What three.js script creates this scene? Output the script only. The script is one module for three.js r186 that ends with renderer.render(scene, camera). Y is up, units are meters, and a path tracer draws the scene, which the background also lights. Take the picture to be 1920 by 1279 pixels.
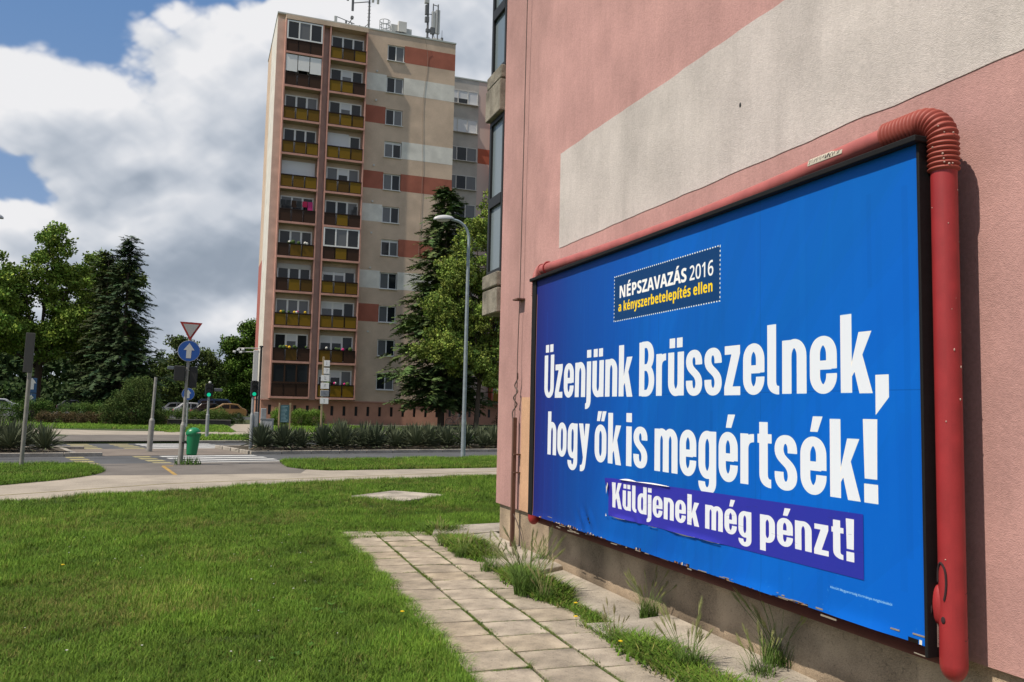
import * as THREE from 'three';
import { mergeGeometries, mergeVertices } from 'three/addons/utils/BufferGeometryUtils.js';
import { RoundedBoxGeometry } from 'three/addons/geometries/RoundedBoxGeometry.js';

// ---------------------------------------------------------------- camera, sky, sun, exposure
const scene = new THREE.Scene();
const camera = new THREE.PerspectiveCamera(44.2, 1024 / 682, 0.05, 4000);
camera.position.set(0, 1.5, 0);
camera.rotation.order = 'YXZ';
camera.rotation.set(0.0819392, -0.354331, 0.0220212);
const renderer = new THREE.WebGLRenderer({ antialias: true });
renderer.toneMapping = THREE.LinearToneMapping;
renderer.toneMappingExposure = 1.07;
renderer.shadowMap.enabled = true;
const SUN = new THREE.Vector3(-1, 1.48, 0.2).normalize();
const sun = new THREE.DirectionalLight(0xfff3e2, 4.6);
sun.name = 'sun'; sun.position.copy(SUN).multiplyScalar(200); sun.castShadow = true;
Object.assign(sun.shadow.camera, { left: -140, right: 140, top: 140, bottom: -140, near: 1, far: 500 });
scene.add(sun, sun.target);

// ---------------------------------------------------------------- random numbers and noise
let seed = 7;
const reseed = (s) => { seed = s; };
const rnd = () => { seed = (seed + 0x6d2b79f5) | 0; let t = Math.imul(seed ^ (seed >>> 15), 1 | seed); t = (t + Math.imul(t ^ (t >>> 7), 61 | t)) ^ t; return ((t ^ (t >>> 14)) >>> 0) / 4294967296; };
const rr = (a, b) => a + (b - a) * rnd();
const h3 = (x, y, z) => { let n = (Math.imul(x, 374761393) + Math.imul(y, 668265263) + Math.imul(z, 1274126177)) | 0; n = Math.imul(n ^ (n >>> 13), 1103515245); n = Math.imul(n ^ (n >>> 16), 2246822519); return ((n ^ (n >>> 15)) >>> 0) / 4294967296; };
const sm = (t) => t * t * (3 - 2 * t);
const mod = (a, n) => ((a % n) + n) % n;
function n2(x, y, per, s = 0) {           // tileable value noise
  const ix = Math.floor(x), iy = Math.floor(y), fx = sm(x - ix), fy = sm(y - iy), a = mod(ix, per), b = mod(ix + 1, per), c = mod(iy, per), d = mod(iy + 1, per);
  return (h3(a, c, s) * (1 - fx) + h3(b, c, s) * fx) * (1 - fy) + (h3(a, d, s) * (1 - fx) + h3(b, d, s) * fx) * fy;
}
function fbm2(x, y, per, oct, s = 0) { let v = 0, a = 0.5, t = 0; for (let i = 0; i < oct; i++) { v += a * n2(x, y, per, s + i); t += a; a *= 0.5; x *= 2; y *= 2; per *= 2; } return v / t; }
function n3(x, y, z) {
  const ix = Math.floor(x), iy = Math.floor(y), iz = Math.floor(z), fx = sm(x - ix), fy = sm(y - iy), fz = sm(z - iz);
  const L = (a, b, t) => a + (b - a) * t;
  return L(L(L(h3(ix, iy, iz), h3(ix + 1, iy, iz), fx), L(h3(ix, iy + 1, iz), h3(ix + 1, iy + 1, iz), fx), fy), L(L(h3(ix, iy, iz + 1), h3(ix + 1, iy, iz + 1), fx), L(h3(ix, iy + 1, iz + 1), h3(ix + 1, iy + 1, iz + 1), fx), fy), fz);
}
const fbm3 = (x, y, z, oct) => { let v = 0, a = 0.5, t = 0; for (let i = 0; i < oct; i++) { v += a * n3(x, y, z); t += a; a *= 0.5; x = x * 2.03 + 5.1; y = y * 2.03 + 1.7; z = z * 2.03 + 9.3; } return v / t; };
const clamp = (x, a = 0, b = 1) => Math.min(b, Math.max(a, x));
const step = (a, b, x) => sm(clamp((x - a) / (b - a)));

// ---------------------------------------------------------------- the sky: broken cumulus over blue
{
  const W = 4096, H = 2048, data = new Float32Array(W * H * 4);
  // cloud banks: azimuth, elevation, half width, half height (degrees), more or less cloud, lighter or darker
  const lobes = [[-16, 26, 13, 5.2, -0.5, 0], [1.5, 26.5, 4.5, 1.8, -0.2, 0], [-14.5, 12.6, 3.2, 1.8, -0.34, 0], [-2, 19, 9, 4.5, 0.2, 0.06], [-1, 9.5, 10, 4.2, 0.34, -0.15], [3, 12, 5, 5, 0.24, -0.03], [2.4, 5.2, 3.4, 1.7, 0.16, 0.26], [14, 22, 13, 8, 0.26, 0.03], [-10, 5.5, 9, 4, 0.24, 0.0], [-10, 17, 5, 2.6, 0.2, 0.1], [14, 8, 9, 6, 0.15, 0]];
  const billow = (x, y, z, oct) => { let v = 0, a = 0.5, t = 0; for (let i = 0; i < oct; i++) { v += a * Math.abs(2 * n3(x, y, z) - 1); t += a; a *= 0.52; x = x * 2.1 + 3.7; y = y * 2.1 + 8.2; z = z * 2.1 + 1.9; } return v / t; };
  const dens = (x, y, z, az, el, oct) => {
    const X = x * 3.3, Y = y * 4.6, Z = z * 3.3, px = 0.62 * X + 0.55 * Y + 0.56 * Z + 11.3, py = -0.70 * X + 0.71 * Y + 0.08 * Z + 3.1, pz = -0.353 * X - 0.441 * Y + 0.825 * Z + 4.2;
    const w = n3(px * 1.3 + 31, pz * 1.3, py * 1.3) - 0.5;
    let v = 0.6 * (fbm3(px + w * 0.5, py + w * 0.4, pz - w * 0.5, 3) - 0.40) + 0.5 * (billow(px * 2.3 + w * 0.5, py * 2.3, pz * 2.3 - w * 0.5, oct) - 0.36);
    for (const [a, e, ra, re, q2] of lobes) { const q = ((az - a) / ra) ** 2 + ((el - e) / re) ** 2; if (q < 6) v += q2 * Math.exp(-q); }
    return v;
  };
  const shade = (i, j) => {
    const el = ((j + 0.5) / H - 0.5) * Math.PI, y = Math.sin(el), ce = Math.cos(el), eld = el * 57.29578, ph = ((i + 0.5) / W - 0.5) * 2 * Math.PI, x = Math.cos(ph) * ce, z = Math.sin(ph) * ce;
    const up = clamp(y), hz = Math.exp(-up * 6), zr = 0.115 - 0.05 * up, zg = 0.25 - 0.09 * up, zb = 0.49 - 0.1 * up;
    let r = zr + (0.50 - zr) * hz, g = zg + (0.585 - zg) * hz, b = zb + (0.70 - zb) * hz;
    if (y > -0.02) {
      const az = Math.atan2(x, -z) * 57.29578, d = dens(x, y, z, az, eld, 6), cov = step(-0.035, 0.04, d);
      if (cov > 0) {
        const e = 0.03, d2 = dens(x + SUN.x * e, y + SUN.y * e, z + SUN.z * e, az - 1.5, eld + 1.4, 4);
        const q1 = 0.6 * x + 0.7 * y + 0.4 * z, q2 = -0.7 * x + 0.71 * y - 0.2 * z, q3 = -0.4 * x - 0.15 * y + 0.9 * z, soft = fbm3(q1 * 6 + 9, q2 * 7, q3 * 6, 4) - 0.5, fine = billow(q1 * 16, q2 * 18, q3 * 16, 4) - 0.4;
        let L = 0.86 + clamp((d - d2) * 1.15, -0.22, 0.24) - clamp(d - 0.05, 0, 0.35) * 0.3 + soft * 0.3 + fine * 0.12 - 0.06 * Math.exp(-up * 8);
        for (const [a, e2, ra, re, , sh] of lobes) if (sh) { const q = ((az - a) / ra) ** 2 + ((eld - e2) / re) ** 2; if (q < 6) L += sh * Math.exp(-q); }
        L = L < 0.62 ? 0.62 - 0.26 * Math.tanh((0.62 - L) * 2.2) : Math.min(L, 1);
        const l = 0.055 + 0.745 * L ** 1.7, cool = 1 - L;
        r += (l * (1 - 0.42 * cool) - r) * cov; g += (l * (1 - 0.08 * cool) - g) * cov; b += (l * (1.02 + 0.36 * cool) - b) * cov;
      }
    }
    return [r, g, b];
  };
  const put = (i, j, c) => { const o = (j * W + i) * 4; data[o] = c[0]; data[o + 1] = c[1]; data[o + 2] = c[2]; data[o + 3] = 1; };
  // every pixel round the view, every fourth elsewhere (bilinear between)
  const fine = (i, j) => { const el = ((j + 0.5) / H - 0.5) * 180, az = mod((((i + 0.5) / W - 0.5) * 360 + 90) + 180, 360) - 180; return el > -3 && el < 42 && az > -35 && az < 75; };
  for (let j = 0; j < H; j += 4) for (let i = 0; i < W; i += 4) put(i, j, shade(i, j));
  for (let j = 0; j < H; j++) for (let i = 0; i < W; i++) {
    if (fine(i, j)) { if (i % 4 || j % 4) put(i, j, shade(i, j)); continue; }
    const a = i - i % 4, b = j - j % 4, c = (a + 4) % W, e = Math.min(b + 4, H - 4), u = (i % 4) / 4, v = (j % 4) / 4, P = (x, y, k) => data[(y * W + x) * 4 + k];
    if (u || v) put(i, j, [0, 1, 2].map((k) => (P(a, b, k) * (1 - u) + P(c, b, k) * u) * (1 - v) + (P(a, e, k) * (1 - u) + P(c, e, k) * u) * v));
  }
  const t = new THREE.DataTexture(data, W, H, THREE.RGBAFormat, THREE.FloatType);
  t.mapping = THREE.EquirectangularReflectionMapping; t.magFilter = THREE.LinearFilter; t.needsUpdate = true;
  scene.background = t; scene.environment = t;
}

// ---------------------------------------------------------------- helpers
const used = {};
const numbered = (n) => { const k = used[n] = (used[n] ?? -1) + 1; return k ? n + '_' + String(k).padStart(3, '0') : n; };
function boxUV(g, s = 1) {
  const p = g.attributes.position, n = g.attributes.normal, uv = new Float32Array(p.count * 2);
  for (let i = 0; i < p.count; i++) {
    const ax = Math.abs(n.getX(i)), ay = Math.abs(n.getY(i)), az = Math.abs(n.getZ(i));
    const [u, v] = ay >= ax && ay >= az ? [p.getX(i), p.getZ(i)] : ax >= az ? [p.getZ(i), p.getY(i)] : [p.getX(i), p.getY(i)];
    uv[i * 2] = u / s; uv[i * 2 + 1] = v / s;
  }
  g.setAttribute('uv', new THREE.BufferAttribute(uv, 2)); return g;
}
const norm = (g) => { g = g.index ? g.toNonIndexed() : g; for (const k of Object.keys(g.attributes)) if (!['position', 'normal', 'uv', 'color'].includes(k)) g.deleteAttribute(k); if (!g.attributes.normal) g.computeVertexNormals(); return g; };
function obj(name, geos, mat, parent = scene, uv = 1) {
  let list = (Array.isArray(geos) ? geos : [geos]).map(norm);
  let g = list.length > 1 ? mergeGeometries(list.map((q) => { if (!q.attributes.uv) boxUV(q); return q; })) : list[0];
  if (uv) boxUV(g, uv);
  const m = new THREE.Mesh(g, mat); m.name = parent === scene ? numbered(name) : name; m.castShadow = m.receiveShadow = true; parent.add(m); return m;
}
function thing(name, label, category, pos = [0, 0, 0], turn = 0, group) {
  const o = new THREE.Group(); o.name = numbered(name); scene.add(o); o.position.set(...pos); o.rotation.y = turn;
  o.userData = { label, category }; if (group) o.userData.group = group; return o;
}
function tag(o, label, category, group) { o.userData.label = label; o.userData.category = category; if (group) o.userData.group = group; return o; }
function dup(root, pos, turn, label, group, scale) {
  const r = root.clone(); r.name = numbered(root.name.replace(/_\d{3}$/, '')); scene.add(r); r.position.set(...pos); r.rotation.y = turn;
  r.userData = { ...root.userData, label }; if (group) r.userData.group = group; if (scale) r.scale.setScalar(scale); return r;
}
const struct = (name, g, m, uv = 1) => { const o = obj(name, g, m, scene, uv); o.userData.kind = 'structure'; o.userData.label = name.replace(/_/g, ' '); return o; };
const bx = (x0, x1, y0, y1, z0, z1) => new THREE.BoxGeometry(Math.abs(x1 - x0), Math.abs(y1 - y0), Math.abs(z1 - z0)).translate((x0 + x1) / 2, (y0 + y1) / 2, (z0 + z1) / 2);
const rbx = (x0, x1, y0, y1, z0, z1, r = 0.01) => new RoundedBoxGeometry(Math.abs(x1 - x0), Math.abs(y1 - y0), Math.abs(z1 - z0), 2, r).translate((x0 + x1) / 2, (y0 + y1) / 2, (z0 + z1) / 2);
const V = (x, y, z) => new THREE.Vector3(x, y, z);
const cyl = (x, z, y0, y1, r0, r1 = r0, n = 12) => new THREE.CylinderGeometry(r1, r0, y1 - y0, n).translate(x, (y0 + y1) / 2, z);
function rod(a, b, r, n = 6, r2 = r) { const d = b.clone().sub(a), g = new THREE.CylinderGeometry(r2, r, d.length(), n); g.applyQuaternion(new THREE.Quaternion().setFromUnitVectors(V(0, 1, 0), d.clone().normalize())); const m = a.clone().add(b).multiplyScalar(0.5); return g.translate(m.x, m.y, m.z); }
const tube = (pts, r, seg = 24, n = 8) => new THREE.TubeGeometry(new THREE.CatmullRomCurve3(pts), seg, r, n);
const sheet = (poly, y, th) => { const s = new THREE.Shape(poly.map(([x, z]) => new THREE.Vector2(x, -z))); const g = new THREE.ExtrudeGeometry(s, { depth: th, bevelEnabled: false }); return g.rotateX(-Math.PI / 2).translate(0, y - th, 0); };
const st = (s, t) => [s * 0.971 - t * 0.238, -(s * 0.238 + t * 0.971)];
const inPoly = (p, x, z) => { let c = false; for (let i = 0, j = p.length - 1; i < p.length; j = i++) { const [a, b] = p[i], [d, e] = p[j]; if ((b > z) !== (e > z) && x < ((d - a) * (z - b)) / (e - b) + a) c = !c; } return c; };

function dtex(n, fn, srgb, rep = 1) {      // tileable texture, fn(u, v) -> [r,g,b] 0..1
  const d = new Uint8Array(n * n * 4);
  for (let j = 0; j < n; j++) for (let i = 0; i < n; i++) { const c = fn(i / n, j / n), o = (j * n + i) * 4; for (let k = 0; k < 3; k++) d[o + k] = 255 * clamp(Array.isArray(c) ? c[k] : c); d[o + 3] = 255; }
  const t = new THREE.DataTexture(d, n, n); t.wrapS = t.wrapT = THREE.RepeatWrapping; t.magFilter = THREE.LinearFilter; t.minFilter = THREE.LinearMipmapLinearFilter; t.generateMipmaps = true;
  if (srgb) t.colorSpace = THREE.SRGBColorSpace; t.repeat.set(rep, rep); t.needsUpdate = true; return t;
}
const lin = (r, g, b) => new THREE.Color().setRGB(r, g, b);
const M = {};
const std = (c, rough = 0.9, o = {}) => new THREE.MeshStandardMaterial({ color: Array.isArray(c) ? lin(...c) : c, roughness: rough, side: THREE.DoubleSide, ...o });
// multiplicative grain maps (linear data, near 1)
const grainMap = dtex(512, (u, v) => { const a = fbm2(u * 8, v * 8, 8, 6, 1), b = n2(u * 256, v * 256, 256, 9); return 0.72 + 0.28 * clamp(0.5 + (a - 0.5) * 1.3 + (b - 0.5) * 0.35); });
const stuccoBump = dtex(1024, (u, v) => clamp(0.55 * n2(u * 190, v * 190, 190, 3) + 0.3 * n2(u * 380, v * 380, 380, 4) + 0.3 * (fbm2(u * 24, v * 24, 24, 3, 8) - 0.2)));
const stuccoMap = dtex(1024, (u, v) => { const f = n2(u * 190, v * 190, 190, 3), st2 = fbm2(u * 40, v * 5, 5 * 8, 4, 12), a = fbm2(u * 6, v * 6, 6, 5, 2); return 0.72 + 0.28 * clamp(0.45 + (a - 0.5) * 1.2 + (st2 - 0.5) * 0.4 + (f - 0.5) * 0.5); });
const asphaltMap = dtex(1024, (u, v) => { const f = n2(u * 300, v * 300, 300, 3), g = n2(u * 512, v * 512, 512, 5), a = fbm2(u * 5, v * 5, 5, 5, 6); return 0.5 + 0.5 * clamp(0.5 + (a - 0.5) * 1.1 + (f - 0.5) * 0.5 + (g - 0.5) * 0.4); });
const concMap = dtex(1024, (u, v) => { const f = n2(u * 260, v * 260, 260, 3), g = n2(u * 512, v * 512, 512, 5), a = fbm2(u * 7, v * 7, 7, 6, 61), pit = step(0.80, 0.9, n2(u * 140, v * 140, 140, 44)); const blot = step(0.55, 0.72, fbm2(u * 5, v * 5, 5, 5, 91)); return clamp(0.52 + 0.48 * clamp(0.55 + (a - 0.5) * 2.0 + (f - 0.5) * 0.45 + (g - 0.5) * 0.4) - pit * 0.2 - blot * 0.16); });
const rep = (t, k) => { const c = t.clone(); c.repeat.set(k, k); c.needsUpdate = true; return c; };
M.pink = std([0.60, 0.345, 0.315], 0.95, { map: rep(stuccoMap, 0.5), bumpMap: rep(stuccoBump, 1.8), bumpScale: 0.0026, vertexColors: true });
M.stripe = std([0.66, 0.612, 0.572], 0.95, { map: rep(stuccoMap, 0.5), bumpMap: rep(stuccoBump, 1.8), bumpScale: 0.0026, vertexColors: true });
M.peach = std([0.66, 0.40, 0.245], 0.95, { map: rep(stuccoMap, 0.5), bumpMap: rep(stuccoBump, 1.1), bumpScale: 0.003 });
M.plinth = std([0.53, 0.42, 0.30], 0.95, { map: rep(concMap, 0.6), bumpMap: rep(stuccoBump, 1.1), bumpScale: 0.004, vertexColors: true });
M.pebble = std([0.44, 0.40, 0.325], 0.95, { map: rep(concMap, 1.2), bumpMap: rep(stuccoBump, 1.2), bumpScale: 0.02 });
M.conc = [0, 1, 2, 3].map((i) => std([[0.43, 0.37, 0.28], [0.465, 0.40, 0.31], [0.385, 0.33, 0.25], [0.44, 0.37, 0.27]][i], 0.95, { map: rep(concMap, 0.8 + i * 0.07), bumpMap: rep(concMap, 0.8 + i * 0.07), bumpScale: 0.006 }));
M.apron = std([0.47, 0.42, 0.35], 0.95, { map: rep(concMap, 0.55), bumpMap: rep(concMap, 0.55), bumpScale: 0.012 });
M.path = std([0.40, 0.35, 0.285], 0.95, { map: rep(asphaltMap, 0.35), bumpMap: rep(asphaltMap, 0.35), bumpScale: 0.006 });
M.approach = std([0.17, 0.152, 0.135], 0.95, { map: rep(asphaltMap, 0.3) });
M.road = std([0.09, 0.094, 0.10], 0.92, { map: rep(asphaltMap, 0.27) });
M.median = std([0.21, 0.175, 0.145], 0.95, { map: rep(asphaltMap, 0.3) });
M.kerb = std([0.42, 0.385, 0.33], 0.95, { map: rep(concMap, 0.5) });
M.soil = std([0.075, 0.06, 0.04], 1, { map: rep(asphaltMap, 0.5) });
M.lawn = std([0.045, 0.078, 0.018], 1, { map: dtex(512, (u, v) => { const a = fbm2(u * 6, v * 6, 6, 6, 77), b = n2(u * 200, v * 200, 200, 5); return [0.55 + 0.45 * a + 0.12 * (b - 0.5), 0.5 + 0.4 * a + 0.2 * (b - 0.5), 0.45 + 0.4 * b]; }, false, 0.35) });
M.blackMetal = new THREE.MeshPhysicalMaterial({ color: lin(0.009, 0.009, 0.01), roughness: 0.7, specularIntensity: 0.5, side: THREE.DoubleSide, map: rep(grainMap, 2), bumpMap: rep(grainMap, 6), bumpScale: 0.002 });
M.redPipe = std([0.36, 0.028, 0.032], 0.5, { map: rep(grainMap, 1.5) });
M.redShaded = std([0.10, 0.018, 0.016], 0.8, { map: rep(grainMap, 3) });  // pipe red for the bottom run, shade under the billboard put into the colour
M.redFade = std([0.44, 0.115, 0.105], 0.55, { map: rep(grainMap, 1.5) });
M.redCorr = std([0.36, 0.075, 0.055], 0.55, { map: rep(grainMap, 2) });
M.rust = std([0.13, 0.065, 0.045], 0.85, { map: rep(grainMap, 3) });
M.wire = std([0.12, 0.09, 0.08], 0.7);
M.galv = std([0.36, 0.38, 0.38], 0.55, { metalness: 0.3, map: rep(grainMap, 1) });
M.greyPole = std([0.26, 0.25, 0.225], 0.75, { map: rep(grainMap, 1) });
M.dark = std([0.012, 0.013, 0.014], 0.6);
M.white = std([0.72, 0.72, 0.7], 0.5);
M.offWhite = std([0.55, 0.54, 0.51], 0.6);
M.wood = std([0.38, 0.29, 0.17], 0.8, { map: rep(grainMap, 2) });
M.glass = new THREE.MeshPhysicalMaterial({ color: lin(0.014, 0.017, 0.02), roughness: 0.06, specularIntensity: 0.75, side: THREE.DoubleSide });
M.glassCurtain = std([0.11, 0.115, 0.12], 0.15);
M.glassBay = std([0.17, 0.21, 0.23], 0.22);
M.paper = std([0.75, 0.74, 0.7], 0.6);
// tower
M.beige = std([0.63, 0.485, 0.36], 0.95, { map: rep(grainMap, 0.12), bumpMap: rep(stuccoBump, 0.3), bumpScale: 0.01 });
M.orange = std([0.38, 0.125, 0.08], 0.95, { map: rep(grainMap, 0.2) });
M.cream = std([0.74, 0.72, 0.65], 0.95, { map: rep(grainMap, 0.2) });
M.towerPink = std([0.50, 0.345, 0.30], 0.95, { map: rep(grainMap, 0.2) });
M.fin = std([0.56, 0.30, 0.235], 0.95, { map: rep(grainMap, 0.4) });
M.salmon = std([0.48, 0.25, 0.17], 0.95, { map: rep(grainMap, 0.2) });
M.soffit = std([0.36, 0.30, 0.20], 0.95);
M.roofMetal = std([0.42, 0.45, 0.42], 0.6);
const dull = (c, r, sp) => new THREE.MeshPhysicalMaterial({ color: lin(...c), roughness: r, specularIntensity: sp, side: THREE.DoubleSide });
M.amber = [0, 1, 2].map((i) => dull([[0.17, 0.10, 0.006], [0.13, 0.072, 0.006], [0.08, 0.043, 0.006]][i], 0.5, 0.3));
M.brownPanel = dull([0.042, 0.021, 0.012], 0.5, 0.3);
M.rail = dull([0.022, 0.012, 0.009], 0.6, 0.3);
M.blind = std([0.62, 0.63, 0.64], 0.5);
M.shutter = std([0.42, 0.41, 0.39], 0.6);

// ---------------------------------------------------------------- ground, roads and paths
const kerbPt = (s) => st(s, 22.4);
const nearLawn = [[-40, 4], [-40, 12], [3.2, 12], [3.2, -9.3], [20, -9.3], [20, -22.2], [6.37, -18.22], [2.3, -16.87], [-0.54, -15.44], [-2.62, -14.08], [-12, -8.3], [-40, 2]];
const leftStrip = [[-3.17, -16.92], [-2.4, -17.95], [-1.95, -19.0], [-1.83, -20.0], [-2.05, -21.2], kerbPt(2.9), kerbPt(-30), [-40, -1], [-12, -11.3]];
const rightStrip = [[2.1, -21.3], [2.45, -20.4], [2.96, -20.04], [7.24, -20.75], [16, -23.6], [40, -32], kerbPt(46), kerbPt(7.7)];
struct('ground', sheet([[-1500, 1500], [1500, 1500], [1500, -1500], [-1500, -1500]], -0.13, 0.5), M.lawn);
struct('lawn', sheet(nearLawn, 0, 0.13), M.lawn);
struct('lawn', sheet(leftStrip, 0, 0.13), M.lawn);
struct('lawn', sheet(rightStrip, 0, 0.13), M.lawn);
struct('footpath', sheet([[-40, 2], [-12, -8.3], [-2.62, -14.08], [-0.54, -15.44], [2.3, -16.87], [6.37, -18.22], [20, -22.2], [40, -29], [40, -32], [16, -23.6], [7.24, -20.75], [2.96, -20.04], [2.45, -20.4], [2.2, -19.3], [-0.38, -19.03], [-1.95, -19.0], [-2.4, -17.95], [-3.17, -16.92], [-12, -11.3], [-40, -1]], -0.004, 0.12), M.path);
struct('dirt_edge', sheet([[0.4, -15.75], [1.2, -16.1], [2.3, -16.7], [3.4, -17.05], [4.2, -17.25], [4.15, -17.5], [2.3, -16.87], [0.4, -15.98]], 0.0065, 0.02), std([0.30, 0.235, 0.16], 1, { map: rep(asphaltMap, 0.5) }));
struct('crossing_apron', sheet([[-1.95, -19.0], [-0.38, -19.03], [2.2, -19.3], [2.45, -20.4], [2.1, -21.3], kerbPt(7.7), kerbPt(2.9), [-2.05, -21.2], [-1.83, -20.0]], -0.01, 0.12), M.approach);
struct('road', sheet([st(-60, 22.4), st(70, 22.4), st(70, 27), st(-60, 27)], -0.1, 0.02), M.road);
struct('road', sheet([st(-60, 30.9), st(70, 30.9), st(70, 34.9), st(-60, 34.9)], -0.1, 0.02), M.road);
struct('median', sheet([st(3.35, 27), st(8.25, 27), st(8.25, 30.9), st(3.35, 30.9)], -0.09, 0.03), M.median);
struct('planting_bed', sheet([st(-60, 27.15), st(3.2, 27.15), st(3.2, 30.75), st(-60, 30.75)], 0, 0.12), M.soil);
struct('planting_bed', sheet([st(8.4, 27.15), st(70, 27.15), st(70, 30.75), st(8.4, 30.75)], 0, 0.12), M.soil);
struct('lawn', sheet([st(-200, 34.95), st(220, 34.95), st(260, 200), st(-260, 200)], 0, 0.13), M.lawn);
struct('crossing_apron', sheet([st(2.5, 34.95), st(8.5, 34.95), st(10, 41.4), st(4.7, 41)], 0.004, 0.05), M.approach);
struct('footpath', sheet([st(-60, 52), st(2.3, 45.3), st(4.7, 41.2), st(8, 41.2), st(80, 41.2), st(80, 44.2), st(12, 45.6), st(9.2, 46), st(6.8, 47.2), st(3.5, 50.5), st(-60, 60)], 0.008, 0.05), M.path);
struct('footpath', sheet([[2.0, -48.2], [2.9, -47.6], [3.2, -56], [3.9, -66], [2.6, -66], [1.9, -56]], 0.012, 0.05), M.path);
struct('footpath', sheet([[4.0, -69.9], [19.9, -69.9], [19.9, -68.3], [4.0, -68.3]], 0.006, 0.05), M.approach);
struct('car_park', sheet([[-30, -88], [5, -86], [14, -100], [-30, -112]], 0.006, 0.05), M.road);
struct('road', sheet([[-60, -104], [-14, -108], [-14, -124], [-60, -124]], 0.01, 0.05), M.road);
// kerbs: stones of a metre
{
  const k = thing('kerb', '', ''); k.userData = { kind: 'structure', label: 'kerb' };
  const stone = norm(rbx(-0.495, 0.495, -0.16, 0, -0.075, 0.075, 0.015)); boxUV(stone);
  const kerbLine = (s0, s1, t, y = 0.012) => { for (let s = s0; s < s1; s += 1) { const [x, z] = st(s + 0.5, t); const m = new THREE.Mesh(stone, M.kerb); m.name = 'kerb_stone'; m.position.set(x, y, z); m.rotation.y = Math.atan2(0.238, 0.971) + rr(-0.006, 0.006); m.castShadow = m.receiveShadow = true; k.add(m); } };
  kerbLine(-12, 2.9, 22.33); kerbLine(7.7, 26, 22.33); kerbLine(-10, 3.3, 27.07); kerbLine(8.3, 24, 27.07); kerbLine(-10, 3.3, 30.83); kerbLine(8.3, 24, 30.83); kerbLine(-14, 2, 34.9); kerbLine(8.6, 26, 34.9);
  for (const [sx, sgn] of [[3.27, 1], [8.33, -1]]) for (let t = 27.2; t < 30.8; t += 1) { const [x, z] = st(sx, t + 0.45); const m = new THREE.Mesh(stone, M.kerb); m.name = 'kerb_stone'; m.position.set(x, 0.012, z); m.rotation.y = Math.atan2(0.238, 0.971) + Math.PI / 2; m.scale.x = 0.9; m.castShadow = m.receiveShadow = true; k.add(m); }
}
// painted markings
M.paintWhite = std([0.62, 0.62, 0.6], 0.8, { map: rep(asphaltMap, 0.5) });
M.paintYellow = std([0.36, 0.315, 0.15], 0.85, { map: rep(asphaltMap, 0.5) });
M.paintOchre = std([0.46, 0.29, 0.07], 0.85, { map: rep(asphaltMap, 0.5) });
{
  const z = thing('zebra_crossing', '', ''); z.userData = { kind: 'structure', label: 'white zebra crossing stripes' };
  const bar = (s0, s1, t0, t1, m, y, n, p) => obj(n, sheet([st(s0, t0), st(s1, t0), st(s1, t1), st(s0, t1)], y, 0.01), m, p);
  for (let i = 0; i < 5; i++) bar(5.5, 8.3, 22.5 + i * 0.95, 22.95 + i * 0.95, M.paintWhite, -0.096, 'stripe', z);
  for (let i = 0; i < 4; i++) bar(6.2, 8.9, 31.05 + i * 1, 31.55 + i * 1, M.paintWhite, -0.096, 'stripe', z);
  const c = thing('cycle_crossing', '', ''); c.userData = { kind: 'structure', label: 'faded yellow block markings of the cycle crossing' };
  for (let i = 0; i < 5; i++) { bar(3.0, 3.45, 22.55 + i * 0.92, 23.1 + i * 0.92, M.paintYellow, -0.096, 'block', c); bar(4.75, 5.2, 22.55 + i * 0.92, 23.1 + i * 0.92, M.paintYellow, -0.096, 'block', c); }
  for (let i = 0; i < 4; i++) { bar(3.9, 4.6, 31.1 + i, 31.65 + i, M.paintYellow, -0.096, 'block', c); bar(5.3, 5.95, 31.1 + i, 31.65 + i, M.paintYellow, -0.096, 'block', c); }
  const y = thing('yellow_line', '', ''); y.userData = { kind: 'structure', label: 'yellow line painted on the crossing apron' };
  obj('line', [sheet([[-0.75, -21.7], [-0.5, -21.7], [-0.5, -21.85], [-0.75, -21.85]], -0.006, 0.01), sheet([[-0.76, -21.68], [-0.68, -21.68], [-0.32, -18.9], [-0.40, -18.9]], -0.006, 0.01)], M.paintOchre, y);
  const l2 = struct('cycle_line', sheet([[-12, -9.6], [-2.85, -15.2], [-0.5, -17.0], [2, -17.9], [7, -19.6], [7, -19.56], [2, -17.86], [-0.5, -16.95], [-2.85, -15.15], [-12, -9.55]], 0.0005, 0.01), M.paintYellow);
}

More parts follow.
